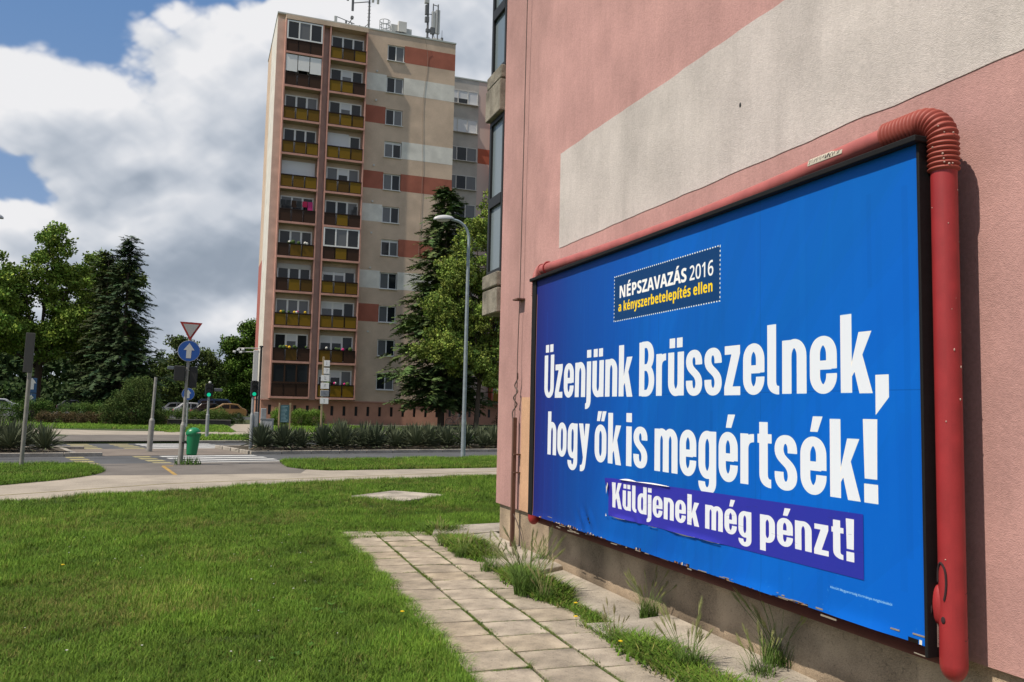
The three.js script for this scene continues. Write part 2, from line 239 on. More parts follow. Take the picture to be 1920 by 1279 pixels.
// ---------------------------------------------------------------- the near pink building
const XW = 3.25, XP = 3.0;
const stain = (g, fn) => { const p = g.attributes.position, c = new Float32Array(p.count * 3); for (let i = 0; i < p.count; i++) { const k = fn(p.getX(i), p.getY(i), p.getZ(i)); c[i * 3] = k[0]; c[i * 3 + 1] = k[1]; c[i * 3 + 2] = k[2]; } g.setAttribute('color', new THREE.BufferAttribute(c, 3)); return g; };
const gbox = (x0, x1, y0, y1, z0, z1, ny, nz) => new THREE.BoxGeometry(Math.abs(x1 - x0), y1 - y0, z1 - z0, 1, ny, nz).translate((x0 + x1) / 2, (y0 + y1) / 2, (z0 + z1) / 2);
const nb = thing('pink_building', 'rough pink rendered end wall carrying the billboard, with a white stripe', 'building');
{
  const dirt = (k, dark = 0.2) => (x, y, z) => { const a = fbm3(z * 0.7 + 3, y * 0.45, k, 4), s = fbm3(z * 3.1, y * 0.3, k + 9, 3); const v = 1 - dark * clamp((a - 0.45) * 2.2) - dark * 0.6 * clamp((s - 0.5) * 3); return [v, v * (0.99 + 0.03 * (a - 0.5)), v]; };
  obj('wall', stain(gbox(XW, 3.7, 0.44, 13.5, -9.2, 4, 70, 70), dirt(1)), M.pink, nb);
  obj('stripe', stain((() => { const g = gbox(XW - 0.004, XW + 0.05, 3.095, 4.045, -7.5, 3.5, 10, 160), p = g.attributes.position; for (let i = 0; i < p.count; i++) { const y = p.getY(i), z = p.getZ(i); if (y > 4.04 || y < 3.1) p.setY(i, y + 0.012 * (n2(z * 3.1, y > 3.5 ? 2 : 6, 999) - 0.5) + 0.008 * (n2(z * 9, y > 3.5 ? 3 : 7, 999) - 0.5)); } return g; })(), dirt(4, 0.16)), M.stripe, nb);
  obj('peach_patch', bx(XW - 0.003, XW + 0.05, 0.445, 1.637, -8.44, -6.4), M.peach, nb);
  obj('plinth', stain(gbox(3.28, 3.9, -0.3, 0.438, -9.14, 4, 8, 90), (x, y, z) => { const a = fbm3(z * 2.4, y * 2.5, 2, 4), d = fbm3(z * 5, y * 0.9, 7, 3); const v = 1 - 0.5 * clamp((a - 0.47) * 2.4) - 0.45 * clamp((d - 0.5) * 3) - 0.45 * step(0.12, 0, y) * (0.4 + d) - 0.2 * step(0.3, 0.44, y); return [v, v * 0.98, v * 0.96]; }), M.plinth, nb);
  obj('rear_block', [bx(3.72, 15, 0, 13.3, -9.15, 4), bx(3.72, 15, 2.7, 13.3, -9.62, -9.15)], M.pebble, nb);
  obj('hole', new THREE.SphereGeometry(0.014, 10, 8).scale(0.4, 1.3, 0.8).translate(XW - 0.003, 3.535, -4.54), M.dark, nb);
  obj('coping', bx(3.15, 15.1, 13.5, 13.65, -9.3, 4.1), M.roofMetal, nb);
  // overhanging bay past the corner
  obj('spandrel', [rbx(3.2, 3.7, 2.64, 2.935, -9.74, -9.203, 0.012)], M.pebble, nb);
  obj('spandrel', [rbx(3.19, 3.7, 2.952, 3.125, -9.74, -9.203, 0.02)], M.pebble, nb);
  obj('spandrel', [rbx(3.18, 3.7, 5.06, 5.45, -9.74, -9.203, 0.012)], M.pebble, nb);
  obj('spandrel', [rbx(3.19, 3.7, 5.465, 5.63, -9.74, -9.203, 0.02)], M.pebble, nb);
  obj('spandrel', [rbx(3.18, 3.7, 7.7, 8.2, -9.74, -9.203, 0.012)], M.pebble, nb);
  for (const [y0, y1, ym] of [[3.13, 5.055, 4.02], [5.635, 7.695, 6.42]]) {
    const f = obj('window_frame', [bx(3.24, 3.32, y0, y1, -9.72, -9.665), bx(3.24, 3.32, y0, y1, -9.25, -9.203), bx(3.24, 3.32, y0, y0 + 0.045, -9.665, -9.25), bx(3.24, 3.32, y1 - 0.05, y1, -9.665, -9.25), bx(3.235, 3.325, ym - 0.06, ym + 0.06, -9.665, -9.25), bx(3.33, 3.7, y0, y1, -9.72, -9.69)], M.dark, nb);
    for (const [a, b] of [[y0 + 0.045, ym - 0.06], [ym + 0.06, y1 - 0.05]]) obj('pane', bx(3.27, 3.28, a, b, -9.665, -9.25), M.glassBay, f);
  }
}
{ // lightning conductor and its conduit
  const c = thing('cable_conduit', 'thin rusty conduit and loose cable running down the pink wall beside its corner', 'cable', [3.19, 0, -8.45]);
  obj('conduit', [bx(-0.02, 0.02, 0.02, 1.42, -0.055, -0.015)], M.rust, c);
  obj('cable', tube([V(0, 1.3, -0.035), V(0, 1.5, -0.035), V(-0.01, 1.62, -0.01), V(0.012, 1.72, -0.02), V(0, 1.85, 0.01), V(0.005, 2.0, -0.005), V(0.01, 2.3, -0.01), V(0.01, 2.7, 0.01), V(0.01, 4, 0.03), V(0, 6, 0.08), V(0, 9, 0.14), V(0, 13.6, 0.2)], 0.0055, 160, 6), M.wire, c);
  obj('cable', tube([V(-0.012, 1.35, -0.03), V(-0.02, 1.48, -0.05), V(0.015, 1.56, -0.02), V(-0.015, 1.63, -0.045), V(0.012, 1.70, 0.005), V(-0.01, 1.76, -0.03), V(0.01, 1.84, 0.0), V(0.008, 1.9, 0.0)], 0.008, 60, 6), M.wire, c);
  obj('cable', tube([V(0, 0.4, -0.01), V(0.03, 0.3, 0.04), V(0.06, 0.12, 0.1), V(0.03, 0.03, 0.09), V(0, 0.02, 0)], 0.006, 30, 6), M.wire, c);
  for (const b of [[-0.03, 0.06, 2.69, 2.705, -0.10, 0.05], [-0.02, 0.06, 1.02, 1.035, -0.03, 0.02], [-0.02, 0.06, 0.83, 0.842, -0.03, 0.02]]) obj('bracket', bx(...b), M.rust, c);
}

// ---------------------------------------------------------------- lettering drawn by strokes
const GL = {};
{
  const S = 54, L = 27, T = 21;   // stem width, half stem, half bar
  const arcTop = (c, l, r, top, rv) => c.ellipse((l + r) / 2, top - rv, (r - l) / 2, rv, 0, Math.PI, 0, true);       // y up: over the top, left to right
  const arcBot = (c, l, r, bot, rv) => c.ellipse((l + r) / 2, bot + rv, (r - l) / 2, rv, 0, Math.PI, 2 * Math.PI, false);
  const poly = (c, p) => { c.moveTo(p[0][0], p[0][1]); for (const q of p.slice(1)) c.lineTo(q[0], q[1]); c.closePath(); };
  const rect = (c, x0, y0, x1, y1) => poly(c, [[x0, y0], [x1, y0], [x1, y1], [x0, y1]]);
  // ellipse() in a y-flipped context: angles run the same way in path space, so PI..0 anticlockwise passes through PI/2 (top)
  const g = (ch, w, s, f) => { GL[ch] = { w, s, f }; };
  const bowl = (c, w) => { c.moveTo(L, 300 - T - 75); arcTopN(c, L, w - L, 300 - T, 75); c.lineTo(w - L, T + 75); arcBotN(c, L, w - L, T, 75); c.closePath(); };
  const arcTopN = (c, l, r, top, rv) => { const k = 0.5523, m = (l + r) / 2, h = (r - l) / 2; c.bezierCurveTo(l, top - rv * (1 - k), m - h * k, top, m, top); c.bezierCurveTo(m + h * k, top, r, top - rv * (1 - k), r, top - rv); };
  const arcBotN = (c, l, r, bot, rv) => { const k = 0.5523, m = (l + r) / 2, h = (r - l) / 2; c.bezierCurveTo(r, bot + rv * (1 - k), m + h * k, bot, m, bot); c.bezierCurveTo(m - h * k, bot, l, bot + rv * (1 - k), l, bot + rv); };
  const arcBotR = (c, l, r, bot, rv) => { const k = 0.5523, m = (l + r) / 2, h = (r - l) / 2; c.bezierCurveTo(l, bot + rv * (1 - k), m - h * k, bot, m, bot); c.bezierCurveTo(m + h * k, bot, r, bot + rv * (1 - k), r, bot + rv); };
  g('o', 150, (c) => bowl(c, 150));
  g('n', 148, (c) => { c.moveTo(L, 0); c.lineTo(L, 300); c.moveTo(L, 200); arcTopN(c, L, 121, 279, 72); c.lineTo(121, 0); });
  g('h', 148, (c) => { c.moveTo(L, 0); c.lineTo(L, 400); c.moveTo(L, 200); arcTopN(c, L, 121, 279, 72); c.lineTo(121, 0); });
  g('m', 232, (c) => { c.moveTo(L, 0); c.lineTo(L, 300); c.moveTo(L, 205); arcTopN(c, L, 116, 279, 66); c.lineTo(116, 0); c.moveTo(116, 205); arcTopN(c, 116, 205, 279, 66); c.lineTo(205, 0); });
  g('u', 148, (c) => { c.moveTo(121, 300); c.lineTo(121, 0); c.moveTo(L, 300); c.lineTo(L, 93); arcBotR(c, L, 121, 21, 72); });
  g('ü', 148, GL.u.s, (c) => { rect(c, 14, 334, 62, 395); rect(c, 86, 334, 134, 395); });
  g('r', 98, (c) => { c.moveTo(L, 0); c.lineTo(L, 300); c.moveTo(L, 205); c.bezierCurveTo(L, 250, 50, 275, 100, 275); });
  g('e', 150, (c) => { c.moveTo(L, 148); c.lineTo(123, 148); c.moveTo(123, 128); c.lineTo(123, 204); c.bezierCurveTo(123, 246, 102, 279, 75, 279); c.bezierCurveTo(48, 279, L, 246, L, 204); c.lineTo(L, 96); arcBotR(c, L, 123, 21, 75); c.lineTo(123, 103); });
  g('é', 150, GL.e.s, (c) => poly(c, [[62, 332], [100, 332], [128, 408], [78, 408]]));
  g('k', 152, (c) => { c.moveTo(L, 0); c.lineTo(L, 400); }, (c) => { poly(c, [[50, 112], [96, 300], [154, 300], [92, 150], [58, 90]]); poly(c, [[64, 150], [104, 205], [158, 0], [98, 0]]); });
  g('K', 170, (c) => { c.moveTo(L, 0); c.lineTo(L, 400); }, (c) => { poly(c, [[50, 160], [106, 400], [166, 400], [94, 190], [58, 130]]); poly(c, [[68, 200], [110, 270], [176, 0], [114, 0]]); });
  g('z', 122, null, (c) => poly(c, [[5, 300], [119, 300], [119, 252], [60, 47], [121, 47], [121, 0], [1, 0], [1, 46], [60, 253], [5, 253]]));
  g('s', 142, (c) => { c.moveTo(115, 203); c.lineTo(115, 215); c.bezierCurveTo(115, 256, 98, 279, 71, 279); c.bezierCurveTo(42, 279, 27, 256, 27, 224); c.bezierCurveTo(27, 150, 115, 160, 115, 78); c.bezierCurveTo(115, 44, 99, 21, 71, 21); c.bezierCurveTo(44, 21, 27, 44, 27, 84); c.lineTo(27, 98); });
  const jS = (c) => { c.moveTo(L, 300); c.lineTo(L, -20); c.bezierCurveTo(L, -62, 12, -78, -22, -78); };
  g('j', 54, jS, (c) => rect(c, 0, 336, 54, 395));
  g('i', 54, (c) => { c.moveTo(L, 0); c.lineTo(L, 300); }, (c) => rect(c, 0, 336, 54, 398));
  g('l', 74, (c) => { c.moveTo(L, 400); c.lineTo(L, 75); c.bezierCurveTo(L, 40, 42, 21, 78, 21); });
  g('t', 98, (c) => { c.moveTo(44, 372); c.lineTo(44, 78); c.bezierCurveTo(44, 40, 60, 21, 98, 21); }, (c) => rect(c, 4, 254, 98, 300));
  g('g', 150, (c) => { bowl(c, 150); c.moveTo(123, 300); c.lineTo(123, -18); c.bezierCurveTo(123, -102, 27, -102, 27, -22); });
  g('d', 150, (c) => { bowl(c, 150); c.moveTo(123, 0); c.lineTo(123, 400); });
  g('p', 150, (c) => { bowl(c, 150); c.moveTo(L, -100); c.lineTo(L, 300); });
  g('y', 152, null, (c) => { poly(c, [[0, 300], [57, 300], [102, 70], [72, -6]]); c.moveTo(96, 300); c.lineTo(153, 300); c.lineTo(100, -25); c.bezierCurveTo(90, -88, 66, -100, 22, -98); c.lineTo(22, -52); c.bezierCurveTo(48, -54, 55, -40, 62, -5); c.lineTo(66, 20); c.closePath(); });
  g('ő', 150, GL.o.s, (c) => { poly(c, [[28, 334], [62, 334], [86, 408], [42, 408]]); poly(c, [[86, 334], [120, 334], [146, 408], [102, 408]]); });
  g('B', 164, (c) => { c.moveTo(L, 0); c.lineTo(L, 400); c.moveTo(L, 379); c.lineTo(76, 379); c.bezierCurveTo(150, 379, 150, 212, 76, 210); c.lineTo(L, 210); c.moveTo(76, 210); c.bezierCurveTo(157, 205, 157, 21, 76, 21); c.lineTo(L, 21); });
  g('Ü', 162, (c) => { c.moveTo(L, 400); c.lineTo(L, 96); arcBotR(c, L, 135, 21, 75); c.lineTo(135, 400); }, (c) => { rect(c, 18, 430, 68, 495); rect(c, 94, 430, 144, 495); });
  g(',', 60, null, (c) => poly(c, [[0, 82], [58, 82], [58, -22], [0, -100]]));
  g('!', 58, null, (c) => { poly(c, [[0, 400], [58, 400], [54, 116], [5, 116]]); rect(c, 2, 0, 57, 85); });
}
const pen = (c, q = 1.25) => ({ moveTo: (x, y) => c.moveTo(x, y * q), lineTo: (x, y) => c.lineTo(x, y * q), bezierCurveTo: (a, b, d, e, f, g) => c.bezierCurveTo(a, b * q, d, e * q, f, g * q), closePath: () => c.closePath() });   // a pen flatter than wide
// word from px x0 to x1, baseline py, unit = px per glyph unit
function word(ctx, str, x0, x1, py, unit, gap = 27) {
  let tot = 0; for (const ch of str) tot += GL[ch].w + gap; tot -= gap;
  const kx = (x1 - x0) / tot;
  for (const pass of [0, 1]) {
    ctx.fillStyle = ctx.strokeStyle = pass ? '#dfe6f0' : '#f4ece2';
    let x = x0;
    for (const ch of str) {
      const gl = GL[ch], grow = pass ? 0 : 7;
      if (gl.s) { ctx.setTransform(kx, 0, 0, -unit * 0.8, x, py); ctx.beginPath(); gl.s(pen(ctx)); ctx.lineWidth = 54 + grow; ctx.lineJoin = 'miter'; ctx.lineCap = 'butt'; ctx.stroke(); }
      if (gl.f) { ctx.setTransform(kx, 0, 0, -unit, x, py); ctx.beginPath(); gl.f(ctx); ctx.fill(); if (!pass) { ctx.lineWidth = grow; ctx.stroke(); } }
      x += (gl.w + gap) * kx;
    }
  }
  ctx.setTransform(1, 0, 0, 1, 0, 0);
}
const canvasTex = (c) => { const t = new THREE.CanvasTexture(c); t.colorSpace = THREE.SRGBColorSpace; t.anisotropy = 8; return t; };
const PZ0 = -7.44, PZ1 = -2.862, PY0 = 0.52, PY1 = 2.745;
const posterTex = (() => {
  const W = 2048, H = 996, c = document.createElement('canvas'); c.width = W; c.height = H; const x = c.getContext('2d');
  const k = W / (PZ1 - PZ0), X = (z) => (z - PZ0) * k, Y = (y) => (PY1 - y) * k;
  x.fillStyle = '#0061ca'; x.fillRect(0, 0, W, H);
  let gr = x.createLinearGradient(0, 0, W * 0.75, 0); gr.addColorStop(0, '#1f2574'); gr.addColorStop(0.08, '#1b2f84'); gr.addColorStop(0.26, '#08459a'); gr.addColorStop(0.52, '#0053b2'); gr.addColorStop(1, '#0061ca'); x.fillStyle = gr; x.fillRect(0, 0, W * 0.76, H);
  reseed(11);
  for (let i = 0; i < 26; i++) { x.globalAlpha = 0.05; x.fillStyle = i % 2 ? '#0a78dc' : '#003a86'; const a = rr(-200, W); x.beginPath(); x.moveTo(a, H); x.lineTo(a + rr(60, 300), H); x.lineTo(a + rr(500, 1500), 0); x.lineTo(a + rr(300, 700), 0); x.fill(); }
  for (let i = 0; i < 120; i++) { x.globalAlpha = rr(0.03, 0.09); x.fillStyle = i % 2 ? '#0a72d2' : '#00397f'; x.fillRect(rr(0, W), rr(-100, H * 0.8), rr(3, 26), rr(100, H)); }
  x.globalAlpha = 0.3; x.fillStyle = '#00285a'; for (let i = 1; i < 4; i++) x.fillRect(W * i / 4, 0, 1.6, H); x.fillRect(0, H * 0.5, W, 1.6);
  x.globalAlpha = 1;
  // the dotted box
  const bx0 = X(-5.83), bx1 = X(-4.405), by0 = Y(2.552), by1 = Y(2.203);
  x.fillStyle = '#0a3c70'; x.fillRect(bx0, by0, bx1 - bx0, by1 - by0);
  x.strokeStyle = '#f2f2ee'; x.lineWidth = 4; x.setLineDash([6, 7]); x.strokeRect(bx0, by0, bx1 - bx0, by1 - by0); x.setLineDash([]);
  const fit = (s, font, z0, z1, yb, capM, col, cap, em) => { x.font = font; x.fillStyle = col; const w = x.measureText(s).width, px = 100; x.save(); x.translate(X(z0), Y(yb)); x.scale((X(z1) - X(z0)) / w, (capM * k) / cap); x.fillText(s, 0, 0); if (em) { x.lineWidth = em; x.strokeStyle = col; x.strokeText(s, 0, 0); } x.restore(); };
  fit('NÉPSZAVAZÁS', 'bold 100px sans-serif', -5.752, -4.786, 2.379, 0.092, '#f6f4f2', 71.4, 2);
  fit('2016', '100px sans-serif', -4.757, -4.474, 2.379, 0.093, '#f2f2f0', 71.4, 2.5);
  fit('a kényszerbetelepítés ellen', 'bold 100px sans-serif', -5.762, -4.48, 2.273, 0.0715, '#ffd61e', 71.4, 1);
  const u = 0.39 * k / 400;
  word(x, 'Üzenjünk', X(-7.213), X(-5.534), Y(1.62), u);
  word(x, 'Brüsszelnek,', X(-5.416), X(-3.053), Y(1.62), u);
  word(x, 'hogy', X(-7.11), X(-6.243), Y(1.104), u);
  word(x, 'ők', X(-6.135), X(-5.70), Y(1.104), u);
  word(x, 'is', X(-5.603), X(-5.295), Y(1.104), u);
  word(x, 'megértsék', X(-5.185), X(-3.25), Y(1.1), u);
  word(x, '!', X(-3.212), X(-3.129), Y(1.1), u);
  fit('Készült Magyarország Kormánya megbízásából', '100px sans-serif', -3.452, -3.05, 0.648, 0.0125, 'rgba(225,235,250,0.75)', 71.4);
  // wear: pale scuffs, torn lower edge
  for (let i = 0; i < 90; i++) { x.globalAlpha = rr(0.1, 0.45); x.fillStyle = '#5d93d8'; x.beginPath(); x.ellipse(rr(0, W), H * (0.6 + 0.4 * Math.sqrt(rnd())), rr(0.6, 2.2), rr(0.8, 4), rr(0, 3), 0, 7); x.fill(); }
  x.globalAlpha = 1;
  let e = 3; for (let i = 0; i < W; i += 5) { e = clamp(e + rr(-2, 2), 0, 8); x.fillStyle = rnd() < 0.1 ? '#c8c0b4' : rnd() < 0.3 ? '#8a5a38' : rnd() < 0.5 ? '#14100e' : '#02428c'; if (n2(i / 60, 3, 999) > 0.45) x.fillRect(i, H - e, 6, e + 1); }
  x.fillStyle = '#d9d4cc'; x.fillRect(W - 16, H - 9, 7, 9); x.fillStyle = '#15110f'; x.fillRect(W - 44, H - 8, 26, 8);
  x.strokeStyle = 'rgba(190,140,90,0.8)'; x.lineWidth = 5; x.beginPath(); x.moveTo(1, 60); x.lineTo(1, H); x.stroke();
  return canvasTex(c);
})();
const creases = (z, y) => { let d = 0.0035 * (fbm3(z * 2.2, y * 1.3, 3, 3) - 0.5) + 0.002 * (fbm3(z * 6, y * 2.2, 8, 2) - 0.5); const q = z + 1.15; d -= 0.02 * Math.exp(-((q / 0.16) ** 2) - ((y - 0.1) / 0.07) ** 2) * Math.sin(q * 38 + y * 30); return d; };
const board = thing('billboard', 'large blue poster billboard in a black frame on the pink wall', 'billboard', [XP, PY0, (PZ0 + PZ1) / 2]);
{
  const w = PZ1 - PZ0, h = PY1 - PY0;
  const face = new THREE.PlaneGeometry(w, h, 160, 80).rotateY(-Math.PI / 2).translate(0, h / 2, 0);
  const p = face.attributes.position;
  for (let i = 0; i < p.count; i++) { const y = p.getY(i), z = p.getZ(i); let d = creases(z, y); const ed = Math.max(0, 0.06 - y) / 0.06; d -= ed * ed * 0.012 * n2(z * 5, 1, 999); p.setX(i, d); }
  face.computeVertexNormals();
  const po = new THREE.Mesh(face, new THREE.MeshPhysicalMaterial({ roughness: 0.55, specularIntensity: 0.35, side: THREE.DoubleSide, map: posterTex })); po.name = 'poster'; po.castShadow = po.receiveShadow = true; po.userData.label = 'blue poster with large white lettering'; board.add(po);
  obj('backing_panel', bx(0.012, 0.09, 0.0, h, -w / 2, w / 2), M.blackMetal, board);
  const a = w / 2, f = 0.03;
  obj('frame', rbx(-0.045, 0.10, h, h + 0.03, -a - 0.10, a + f, 0.006), M.blackMetal, board);
  obj('frame', rbx(-0.012, 0.115, -0.045, h + 0.028, a + 0.001, a + f * 0.6, 0.005), M.blackMetal, board);
  obj('frame', rbx(-0.014, 0.115, -0.005, h + 0.028, -a - 0.10, -a - 0.001, 0.006), M.blackMetal, board);
  obj('frame', bx(0.02, 0.085, -0.008, -0.002, -a, a), std([0.06, 0.03, 0.022], 0.8), board);
  // torn white scraps of earlier posters under the lower edge
  reseed(5);
  const sc = []; for (let i = 0; i < 46; i++) { const z = rr(-a, a), l = rr(0.02, 0.16); sc.push(bx(-0.002 - rr(0, 0.003), 0, -rr(0.003, 0.008), 0.0, z, z + l * 0.8).rotateX(rr(-0.02, 0.02))); }
  obj('torn_edge', sc, std([0.3, 0.26, 0.21], 0.9, { map: rep(grainMap, 9) }), board).userData.kind = 'stuff';
  const lc = document.createElement('canvas'); lc.width = 32; lc.height = 256; const x = lc.getContext('2d'); x.fillStyle = '#b9b3ab'; x.fillRect(0, 0, 32, 256); reseed(3); x.fillStyle = '#3a3533'; for (let y = 6; y < 250; y += rr(4, 9)) x.fillRect(rr(4, 12), y, rr(8, 18), rr(1.5, 4));
  const lb = new THREE.PlaneGeometry(0.03, 0.2).translate(0.055, 0.10, a + 0.0195 + 0.002); const lm = new THREE.Mesh(lb, std([1, 1, 1], 0.6, { map: canvasTex(lc) })); lm.name = 'label'; lm.castShadow = true; board.add(lm);
}
{ // the pasted-over strip
  const c = document.createElement('canvas'); c.width = 1536; c.height = 170; const x = c.getContext('2d'), W = 1536, H = 170, k = W / 2.66;
  x.fillStyle = '#3238a8'; x.fillRect(0, 0, W, H);
  const gr = x.createLinearGradient(0, 0, W, 0); gr.addColorStop(0, 'rgba(58,44,168,.5)'); gr.addColorStop(1, 'rgba(36,44,152,.5)'); x.fillStyle = gr; x.fillRect(0, 0, W, H);
  const u = 0.193 * k / 400, by = H * 0.76, X = (z) => (z + 5.88) * k;
  word(x, 'Küldjenek', X(-5.812), X(-4.632), by, u); word(x, 'még', X(-4.555), X(-4.09), by, u); word(x, 'pénzt!', X(-4.006), X(-3.283), by, u);
  reseed(21); x.strokeStyle = 'rgba(40,35,60,.28)'; x.lineWidth = 1; for (let i = 0; i < 40; i++) { const px = rr(0, W), py = rr(20, H - 20); x.beginPath(); x.moveTo(px, py); x.lineTo(px + rr(-60, 60), py + rr(-6, 6)); x.stroke(); }
  const g = new THREE.PlaneGeometry(2.66, 0.295, 140, 24), p = g.attributes.position;
  for (let i = 0; i < p.count; i++) {
    const s = (p.getX(i) + 1.33) / 2.66, t = (p.getY(i) + 0.1475) / 0.295, z = -5.88 + s * 2.66, y = (0.709 + 0.023 * s) * (1 - t) + (0.995 + 0.045 * s) * t;
    let out = 0.0028 - creases(z - (PZ0 + PZ1) / 2, y - PY0);
    const crease = Math.abs(z + 5.38 - (y - 0.7) * -0.9); out += 0.010 * Math.exp(-((crease / 0.03) ** 2)) * step(0.35, 0.0, t);
    out += 0.035 * Math.max(0, 1 - s / 0.03) * step(0.5, 1, t);                                  // corner peeling off
    out += 0.012 * step(0.9, 1, t) * step(0.08, 0.14, s) * step(0.36, 0.26, s) + 0.010 * step(0.08, 0, t) * step(0.02, 0.06, s) * step(0.2, 0.12, s) + 0.008 * step(0.08, 0, t) * step(0.3, 0.36, s) * step(0.6, 0.5, s);
    p.setXYZ(i, -out, y - 0.85, z + 4.55);
  }
  const rimI = [], idx = g.index.array; g.computeVertexNormals();
  const m = new THREE.Mesh(g, new THREE.MeshPhysicalMaterial({ roughness: 0.5, specularIntensity: 0.4, side: THREE.DoubleSide, map: canvasTex(c) })); m.name = numbered('pasted_strip'); m.position.set(XP, 0.85, -4.55); m.castShadow = m.receiveShadow = true;
  tag(m, 'purple paper strip with white lettering pasted across the lower part of the blue poster', 'sticker'); scene.add(m);
  const edge = []; reseed(8);
  for (const [s0, s1, t, wd] of [[0.075, 0.17, 1, 0.011], [0.17, 0.34, 1, 0.007], [0.02, 0.11, 0, 0.009], [0.24, 0.28, 0, 0.006], [0.36, 0.46, 0, 0.008], [0.48, 0.56, 0, 0.004]]) { const z0 = s0 * 2.66 - 1.33, z1 = s1 * 2.66 - 1.33, Y = (s) => (t ? 0.995 + 0.045 * s : 0.709 + 0.023 * s) - 0.85; const q = new THREE.BufferGeometry(); const pts = []; const N = 8; for (let i = 0; i < N; i++) { const a = s0 + (s1 - s0) * i / N, b = s0 + (s1 - s0) * (i + 1) / N, wa = wd * Math.sin(Math.PI * i / N), wb = wd * Math.sin(Math.PI * (i + 1) / N), d = t ? 1 : -1; const P = (s, o, x) => [x, Y(s) + o * d, s * 2.66 - 1.33]; pts.push(...P(a, -0.001, -0.016), ...P(b, -0.001, -0.016), ...P(b, wb, -0.008), ...P(a, -0.001, -0.016), ...P(b, wb, -0.008), ...P(a, wa, -0.008)); } q.setAttribute('position', new THREE.Float32BufferAttribute(pts, 3)); q.computeVertexNormals(); edge.push(q); }
  { const q = new THREE.BufferGeometry(); q.setAttribute('position', new THREE.Float32BufferAttribute([-0.02, 0.135, -1.345, -0.03, 0.10, -1.29, -0.016, 0.02, -1.345, -0.02, -0.125, -1.34, -0.02, -0.145, -1.325, -0.02, -0.15, -1.345], 3)); q.computeVertexNormals(); edge.push(q); }
  obj('curled_edge', edge, M.paper, m).userData.kind = 'stuff';
}
{ // red plastic pipes round the billboard
  const xc = 3.08, r = 0.055, zR = -2.793, zL = -7.615, yT = 2.865, yB = 0.45;
  const pipe = thing('pipe_surround', 'red plastic pipes with ribbed elbows framing the billboard', 'pipe', [xc, 0, (zR + zL) / 2]);
  const zc = (zR + zL) / 2, P = (y, z) => V(0, y, z - zc);
  obj('top_pipe', tube([P(2.868, -7.5), P(2.85, -6.9), P(2.83, -6.0), P(2.818, -4.95), P(2.832, -4.0), P(2.856, -3.4), P(yT, -3.1)], 0.051, 80, 28), M.redFade, pipe);
  // lower side pipe: bottom end pinched and rounded
  const prof = []; for (let i = 0; i <= 10; i++) { const a = i / 10 * Math.PI / 2; prof.push(new THREE.Vector2(r * 1.02 * Math.sin(a), yB - 0.07 - 0.075 * Math.cos(a) + 0.08)); }
  prof.push(new THREE.Vector2(r, 0.7), new THREE.Vector2(r, 1.2), new THREE.Vector2(r, 2.0), new THREE.Vector2(r, 2.66));
  obj('side_pipe', new THREE.LatheGeometry(prof, 28).translate(0, 0.0, zR - zc), M.redPipe, pipe);
  const sl = prof.map((q) => new THREE.Vector2(q.x, q.y)); obj('side_pipe', new THREE.LatheGeometry(sl, 24).translate(0, 0.02, zL - zc), M.redPipe, pipe);
  obj('bottom_pipe', new THREE.CylinderGeometry(r * 0.85, r * 0.85, zR - zL, 20).rotateX(Math.PI / 2).translate(0.09, 0.455, -0.06), M.redShaded, pipe);
  const corr = (path, len, ribs, r0, amp, n = 32) => { const seg = ribs * 10, g = new THREE.TubeGeometry(path, seg, 1, n, false), p = g.attributes.position, q = V(0, 0, 0); for (let i = 0; i <= seg; i++) { path.getPointAt(i / seg, q); const u = (i / seg * ribs) % 1, s = 0.5 - 0.5 * Math.cos(u * 2 * Math.PI), k = r0 + amp * Math.pow(s, 0.6); for (let j = 0; j <= n; j++) { const a = i * (n + 1) + j; p.setXYZ(a, q.x + (p.getX(a) - q.x) * k, q.y + (p.getY(a) - q.y) * k, q.z + (p.getZ(a) - q.z) * k); } } g.computeVertexNormals(); return g; };
  const RB = 0.125;
  const curve = (z, sg, zs, y0) => { const c = new THREE.CurvePath(); c.add(new THREE.LineCurve3(P(yT, z - sg * zs), P(yT, z - sg * RB))); c.add(new THREE.CubicBezierCurve3(P(yT, z - sg * RB), P(yT, z - sg * RB * 0.45), P(yT - RB * 0.45, z), P(yT - RB, z))); c.add(new THREE.LineCurve3(P(yT - RB, z), P(y0, z))); return new THREE.CatmullRomCurve3(c.getSpacedPoints(40)); };
  obj('ribbed_elbow', corr(curve(zR, 1, 0.33, 2.605), 0, 24, 0.0545, 0.0135), M.redCorr, pipe);
  obj('ribbed_elbow', corr(curve(zL, -1, 0.12, 2.62), 0, 15, 0.054, 0.012), M.redFade, pipe);
  obj('collar', new THREE.TorusGeometry(0.058, 0.008, 10, 28).translate(0, yT, -7.36 - zc), M.redPipe, pipe);
  // bulged end of the side pipe with scorch marks
  const bump = new THREE.SphereGeometry(0.05, 20, 14).scale(0.62, 1.7, 0.85).translate(-0.029, 0.70, zR - zc - 0.043); obj('bulge', bump, M.redPipe, pipe);
  const scorch = []; const onPipe = (a, y, k = 1.012) => V(Math.cos(a) * -r * k, y, zR - zc + Math.sin(a) * r * k);
  scorch.push(tube([onPipe(-0.62, 0.80), onPipe(-0.5, 0.855), onPipe(-0.15, 0.885), onPipe(0.2, 0.86), onPipe(0.3, 0.80), onPipe(0.22, 0.755), onPipe(0.12, 0.73)], 0.0055, 40, 6));
  scorch.push(new THREE.SphereGeometry(0.011, 12, 8).scale(0.4, 1.4, 1).translate(...onPipe(0.0, 0.645).toArray()));
  scorch.push(new THREE.SphereGeometry(0.011, 12, 8).scale(0.4, 2.2, 0.8).translate(-0.066, 0.68, zR - zc - 0.056));
  obj('scorch_mark', scorch, std([0.03, 0.012, 0.015], 0.9), pipe);
